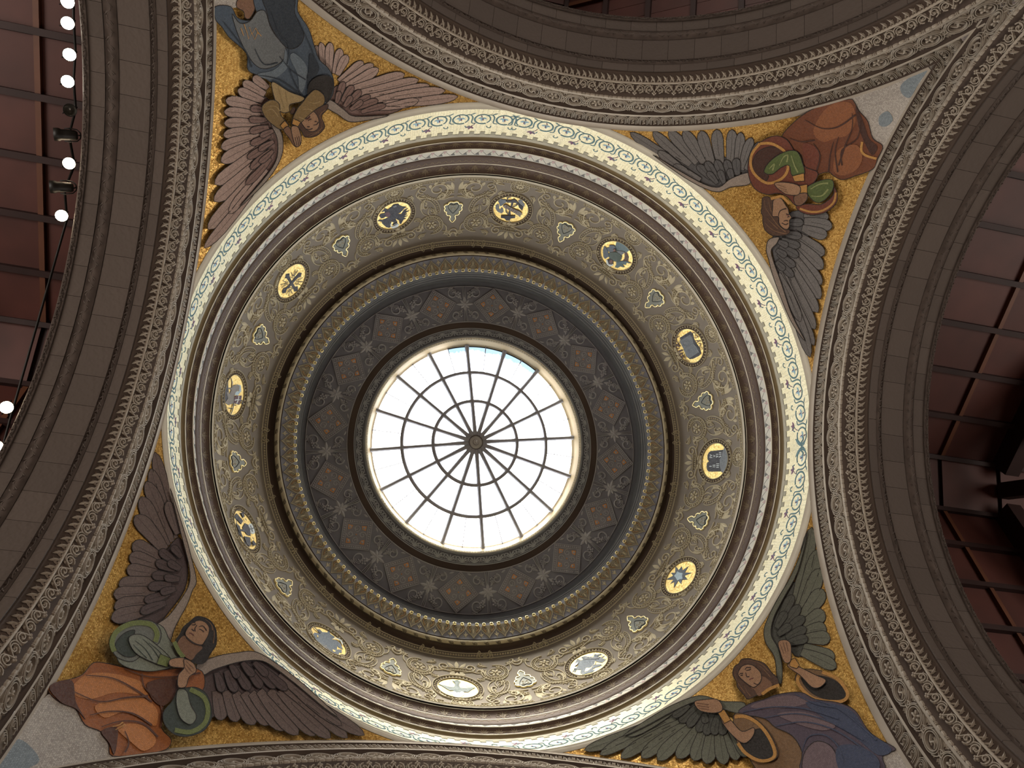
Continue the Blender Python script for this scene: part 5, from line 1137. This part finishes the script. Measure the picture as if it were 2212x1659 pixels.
f.sh('wing_feathers', [(850, 600), (1100, 580), (1500, 590), (1450, 640), (1150, 650), (900, 680)], 'em_grey'); f.sh('halo', [(420, 940), (540, 820), (660, 795), (580, 900), (500, 950), (595, 1035), (460, 1050)], 'em_pale')
f = medallion(90, 'gold medallion with a grey descending dove and white halo', 930, 1445, 17.015, (1000, 765))
f.sh('halo', [(1010+225*cos(a*PI/9), 930+140*sin(a*PI/9)) for a in range(18)], 'em_pale')
f.sh('dove', [(800, 460), (880, 470), (930, 430), (1020, 440), (1040, 480), (1105, 500), (1050, 570), (1050, 660), (1090, 720), (1250, 740), (1500, 705), (1640, 720), (1540, 760), (1380, 880), (1250, 875), (1140, 850), (1060, 900), (1062, 960), (1020, 988), (950, 925), (920, 870), (820, 820), (700, 825), (560, 740), (400, 640), (275, 588), (400, 606), (560, 655), (720, 690), (870, 690), (890, 600), (880, 540)], 'em_dove')
f = medallion(120, 'gold medallion with a grey winged ox head-down and pale halo arc', 650, 1335, 9.517, (548, 500)); f.root['label'] = 'gold medallion with a crouching grey winged animal and thin pale halo arc'
f.sh('animal', [(240, 340), (270, 310), (370, 330), (320, 250), (380, 245), (430, 300), (540, 310), (550, 250), (600, 340), (690, 400), (630, 450), (720, 470), (800, 530), (855, 655), (770, 620), (740, 580), (730, 660), (830, 660), (830, 730), (780, 720), (760, 775), (680, 760), (580, 700), (470, 640), (380, 570), (300, 460)], 'em_slate')
f.sh('shadow', [(320, 480), (420, 500), (520, 560), (640, 700), (740, 760), (640, 740), (480, 640), (380, 570)], 'em_dark')
f.sh('gap', [(640, 660), (700, 690), (690, 715), (645, 700)], 'gold_disc'); f.sh('gap', [(490, 510), (550, 565), (490, 600), (520, 560)], 'gold_disc'); f.sh('gap', [(315, 370), (335, 380), (340, 420), (320, 410)], 'gold_disc')
f.lines('spear', [[(250, 210), (310, 270), (395, 335)]], 16, 'em_dark', taper=(1, 1)); f.lines('halo', [[(640, 450), (720, 445), (800, 490), (838, 570)]], 26, 'em_pale', taper=(.5, 1))
f = medallion(150, 'gold medallion with a dark chalice, pale cross wafer and leafy vines', 480, 1085, 8.28, (388, 505))
f.sh('wafer', [(517+62*cos(a*PI/9)+20*sin(a*PI/9), 478+95*sin(a*PI/9)) for a in range(18)], 'em_pale')
f.lines('wafer_cross', [[(490, 418), (528, 535)], [(482, 488), (552, 466)]], 22, 'em_grey', taper=(1, 1), smooth=False)
f.sh('chalice', [(348, 450), (390, 380), (440, 405), (480, 480), (493, 605), (430, 590), (388, 535), (330, 520), (300, 560), (280, 480), (310, 490), (360, 490)], 'em_dark')
for p in ([(240, 205), (290, 260), (355, 340), (320, 400), (260, 330), (195, 265)], [(310, 200), (360, 190), (382, 260), (352, 285)], [(225, 380), (290, 440), (310, 540), (345, 640), (270, 585), (250, 480)], [(365, 620), (470, 640), (492, 770), (460, 805), (400, 730)], [(528, 690), (582, 755), (550, 782), (508, 742)]): f.sh('vine_leaves', p, 'em_dark')
f.lines('vine_stem', [[(200, 260), (220, 340), (230, 420), (270, 520), (320, 640), (360, 720), (420, 790)], [(300, 210), (330, 195), (370, 200)], [(500, 770), (540, 785), (580, 770)], [(510, 640), (530, 680)], [(385, 300), (400, 340)]], 14, 'em_dark', taper=(1, 1))
f = medallion(180, 'gold medallion with a grey lamb, pale halo and dark red banner', 460, 790, 7.32, (313, 460))
f.sh('ground', [(240, 185), (228, 300), (240, 420), (220, 520), (155, 595), (143, 480), (163, 340), (198, 240)], 'em_dark')
f.sh('halo', [(365, 290), (430, 310), (435, 400), (380, 470), (332, 460), (340, 410), (400, 400), (405, 330)], 'em_ice')
f.sh('lamb', [(290, 320), (350, 300), (410, 315), (402, 390), (360, 402), (340, 430), (320, 500), (310, 595), (230, 622), (175, 582), (222, 520), (200, 410), (250, 440), (275, 380), (212, 350), (280, 345), (285, 260), (265, 170), (300, 260)], 'em_lamb')
f.sh('banner', [(340, 475), (440, 470), (430, 550), (402, 618), (310, 592), (320, 520)], 'em_plum'); f.lines('banner_cross', [[(392, 475), (380, 540), (355, 600)], [(325, 545), (380, 535), (432, 550)]], 13, 'em_pale', taper=(1, 1))
f.lines('staff', [[(400, 545), (450, 560), (440, 610)], [(310, 590), (290, 690), (262, 762)], [(230, 670), (290, 680)], [(300, 620), (345, 625)], [(425, 590), (455, 590)]], 15, 'em_dark', taper=(1, 1))
f = medallion(210, 'gold medallion with a dark cross set in a ring of thorns', 580, 560, 9.52, (455, 435))
f.sh('cross_arm', [(330, 385), (350, 300), (420, 285), (425, 345), (462, 430), (540, 560), (592, 550), (595, 645), (520, 662), (498, 600), (435, 500), (370, 390)], 'em_dark')
f.sh('cross_arm', [(580, 310), (620, 268), (672, 275), (652, 355), (600, 372), (545, 425), (425, 565), (362, 615), (345, 682), (280, 697), (265, 655), (300, 588), (360, 570), (450, 470), (530, 372)], 'em_dark')
f.lines('thorn', [[(460, 265), (482, 335)], [(542, 205), (502, 340)], [(592, 215), (520, 332)], [(692, 368), (590, 432)], [(705, 455), (598, 457)], [(655, 535), (588, 492)], [(348, 725), (410, 620)], [(410, 755), (425, 620)], [(482, 705), (440, 620)], [(278, 428), (350, 472)], [(235, 520), (350, 492)], [(258, 582), (350, 512)]], 11, 'em_dark', taper=(1, 1), smooth=False)
f.lines('thorn_ring', [[(440, 360), (490, 380), (530, 350), (500, 330), (470, 350)], [(560, 420), (545, 470), (565, 520), (600, 470), (570, 430)], [(400, 580), (440, 575), (480, 590), (430, 620), (405, 590)], [(370, 440), (385, 480), (370, 520), (345, 490), (365, 450)]], 10, 'em_dark', taper=(1, 1))
# shields -----------------------------------------------------------
half = [(0, .153), (.011, .149), (.020, .155), (.0215, .162), (.031, .162), (.037, .171), (.033, .180), (.036, .190), (.032, .199), (.0255, .201), (.027, .211), (.021, .220), (.0125, .221), (.0095, .228), (.0125, .239), (.0075, .249), (0, .257)]
outl = half+[(-x, y) for x, y in half[-2:0:-1]]
def shield_parts(dv):
    a, b, c, d = MB(), MB(), MB(), MB(); m = lambda u, v, h: DM(u, v+dv, h+.0008)
    ridge(a, m, cat(outl, 3, True), .0052, .0052, True)
    plate(b, m, [(x*.95, .198+(y-.198)*.95) for x, y in outl], .0024)
    ht = cat([(0, .166), (.010, .161), (.021, .168), (.019, .184), (.010, .199), (0, .210), (-.010, .199), (-.019, .184), (-.021, .168), (-.010, .161)], 4, True)
    ridge(c, m, ht, .0036, .0050, True)
    for s in (-1, 1):
        for (u, v, r) in ((.008, .172, .006), (.007, .187, .005)): ridge(d, m, [(s*x, y) for x, y in spiral(u, v, r, .0015, 200, 1.1, 10)], .0024, .0042)
    blob(d, m, 0, .180, .003, .003, .005, 6); leaf(d, m, 0, .205, R_(270), .02, .006, .0042)
    return [('gilt_border', a.mesh('gilt_border', 'gild_pale')), ('field', b.mesh('field', 'shield_grey')), ('heart_line', c.mesh('heart_line', 'shield_dark')), ('ornament', d.mesh('ornament', 'dome_relief'))]
SHP = [(1508, 1125), (1376, 1347), (1132, 1470), (840, 1448), (604, 1273), (503, 1001), (555, 722), (735, 532), (976, 454), (1219, 498), (1413, 647), (1520, 868)]
NB = ['tablets', 'star', 'halo creature', 'dove', 'crouching animal', 'chalice', 'lamb', 'thorn cross', 'winged lion', 'anchor', 'harp figure', 'open book']
for k in range(12):
    az, v_ = locate(*SHP[k]); a0_ = 15+30*k; az = a0_+max(-.35, min(.35, (az-a0_+180) % 360-180)); v_ = max(.192, min(.203, v_)); r_, z_, _, _ = DAT(v_)
    o = empty('shield', W((r_*cos(R_(az)), r_*sin(R_(az)), z_)))
    tag(o, 'scalloped gilt shield with a heart between the %s and %s medallions' % (NB[k], NB[(k+1) % 12]), 'shield', 'gilt shields of the cove')
    for nm, me in shield_parts(v_-.198):
        q = bpy.data.objects.new(nm, me); link(q, o); q.matrix_parent_inverse = Matrix.Translation(-o.location); q.rotation_euler = (0, 0, R_(az))
# ================================================================ spotlights on the left arch
def lathe(prof, n=20):
    mb = MB()
    for r, z in prof:
        for i in range(n): mb.v.append((r*cos(2*PI*i/n), r*sin(2*PI*i/n), z))
    for k in range(len(prof)-1): mb.f += [(k*n+i, k*n+(i+1) % n, (k+1)*n+(i+1) % n, (k+1)*n+i) for i in range(n)]
    return mb
def tube(pts, r, n=8):
    mb = MB()
    for i, p in enumerate(pts):
        p = Vector(p); t = (Vector(pts[min(i+1, len(pts)-1)])-Vector(pts[max(i-1, 0)])).normalized(); a = t.orthogonal().normalized(); b = t.cross(a)
        if i and abs(a.dot(pa_)) < .95: a = (pa_-t*pa_.dot(t)).normalized(); b = t.cross(a)
        pa_ = a
        for k in range(n): mb.v.append(tuple(p+a*(r*cos(2*PI*k/n))+b*(r*sin(2*PI*k/n))))
    for i in range(len(pts)-1): mb.f += [(i*n+k, i*n+(k+1) % n, (i+1)*n+(k+1) % n, (i+1)*n+k) for k in range(n)]
    mb.f += [tuple(range(n))[::-1], tuple(range((len(pts)-1)*n, len(pts)*n))]
    return mb
RL_ = .098
CAN = lathe([(.0, -.20), (.055, -.20), (.075, -.17), (.082, -.05), (.082, .02), (RL_, .05), (RL_, .12), (RL_-.008, .12), (RL_-.010, .06)]).mesh('can', 'lamp_black', True)
REF = lathe([(RL_-.012, .10), (.06, .04), (.03, .01), (.0, .0)]).mesh('reflector', 'lamp_steel', True)
LEN = {m: lathe([(RL_-.010, .095), (.05, .108), (0, .112)]).mesh('lens', m, True) for m in ('lamp_lit', 'lamp_warm', 'lamp_amber')}
YOK = tube([(-.11, 0, -.02), (-.115, 0, -.10), (-.10, 0, -.19), (-.05, 0, -.235), (0, 0, -.245), (.05, 0, -.235), (.10, 0, -.19), (.115, 0, -.10), (.11, 0, -.02)], .010).mesh('yoke', 'lamp_black', True)
LAMPS = [(146, 4, 'lamp_lit', 'c', 'lit white spotlight at the top edge of the picture by the left arch'), (146, 50, 'lamp_lit', 'c', 'lit white spotlight with wire loop, second down the left arch'), (150, 118, 'lamp_lit', 'c', 'bright white spotlight, third down the left arch'),
         (146, 176, 'lamp_lit', 'c', 'lit white spotlight just above the dark lamp'), (151, 238, None, 'c', 'unlit black spotlight showing its ring-shaped reflector'), (136, 291, 'lamp_amber', 's', 'black spotlight turned aside with amber lens, upper of two'),
         (149, 353, 'lamp_warm', 'c', 'glaring warm spotlight between the two amber-lensed lamps'), (127, 404, 'lamp_amber', 's', 'black spotlight turned aside with amber lens, lower of two'), (133, 466, 'lamp_warm', 'c', 'glaring warm spotlight below the amber-lensed lamps'),
         (14, 880, 'lamp_warm', 'c', 'dazzling spotlight at the left edge of the picture'), (-8, 965, 'lamp_warm', 'c', 'spotlight half outside the left edge, below the dazzling one')]
mounts = []
for x, y, m, kind, lab in LAMPS:
    p = px_plane(x, y, 0, -1.300); rho = Vector((0, p.y, p.z-ZS)); n = rho.normalized()
    mnt = W(p)+n*.46+Vector((-.10, 0, 0)); mounts.append(mnt)
    o = empty('spotlight', W(p)); tag(o, lab, 'spotlight', 'spotlights along the left arch')
    d = (W(CP)-W(p)).normalized() if kind == 'c' else (Vector((-.75, .2, -.15))).normalized()
    q = d.to_track_quat('Z', 'Y'); o.rotation_euler = q.to_euler()
    for nm, me in (('can', CAN), ('reflector', REF), ('yoke', YOK)): link(bpy.data.objects.new(nm, me), o)
    if m: link(bpy.data.objects.new('lens', LEN[m]), o)
    back = q.inverted() @ (mnt-W(p))
    tube([(0, 0, -.24), tuple(Vector((0, 0, -.24)).lerp(back, .5)+Vector((.02, .02, -.03))), tuple(Vector((0, 0, -.24)).lerp(back, .6))], .012).obj('cable', 'lamp_black', o, True)
pts = []
for a_, b_ in zip(mounts, mounts[1:]):
    for t in range(4): pts.append(a_.lerp(b_, t/4))
pts.append(mounts[-1]); pts = [pts[0]+(pts[0]-pts[4])]+pts
o = tube(pts, .02).obj('lighting_rail', 'lamp_black', None, True); tag(o, 'thin black rail carrying the spotlights behind the left arch', 'lighting rail')
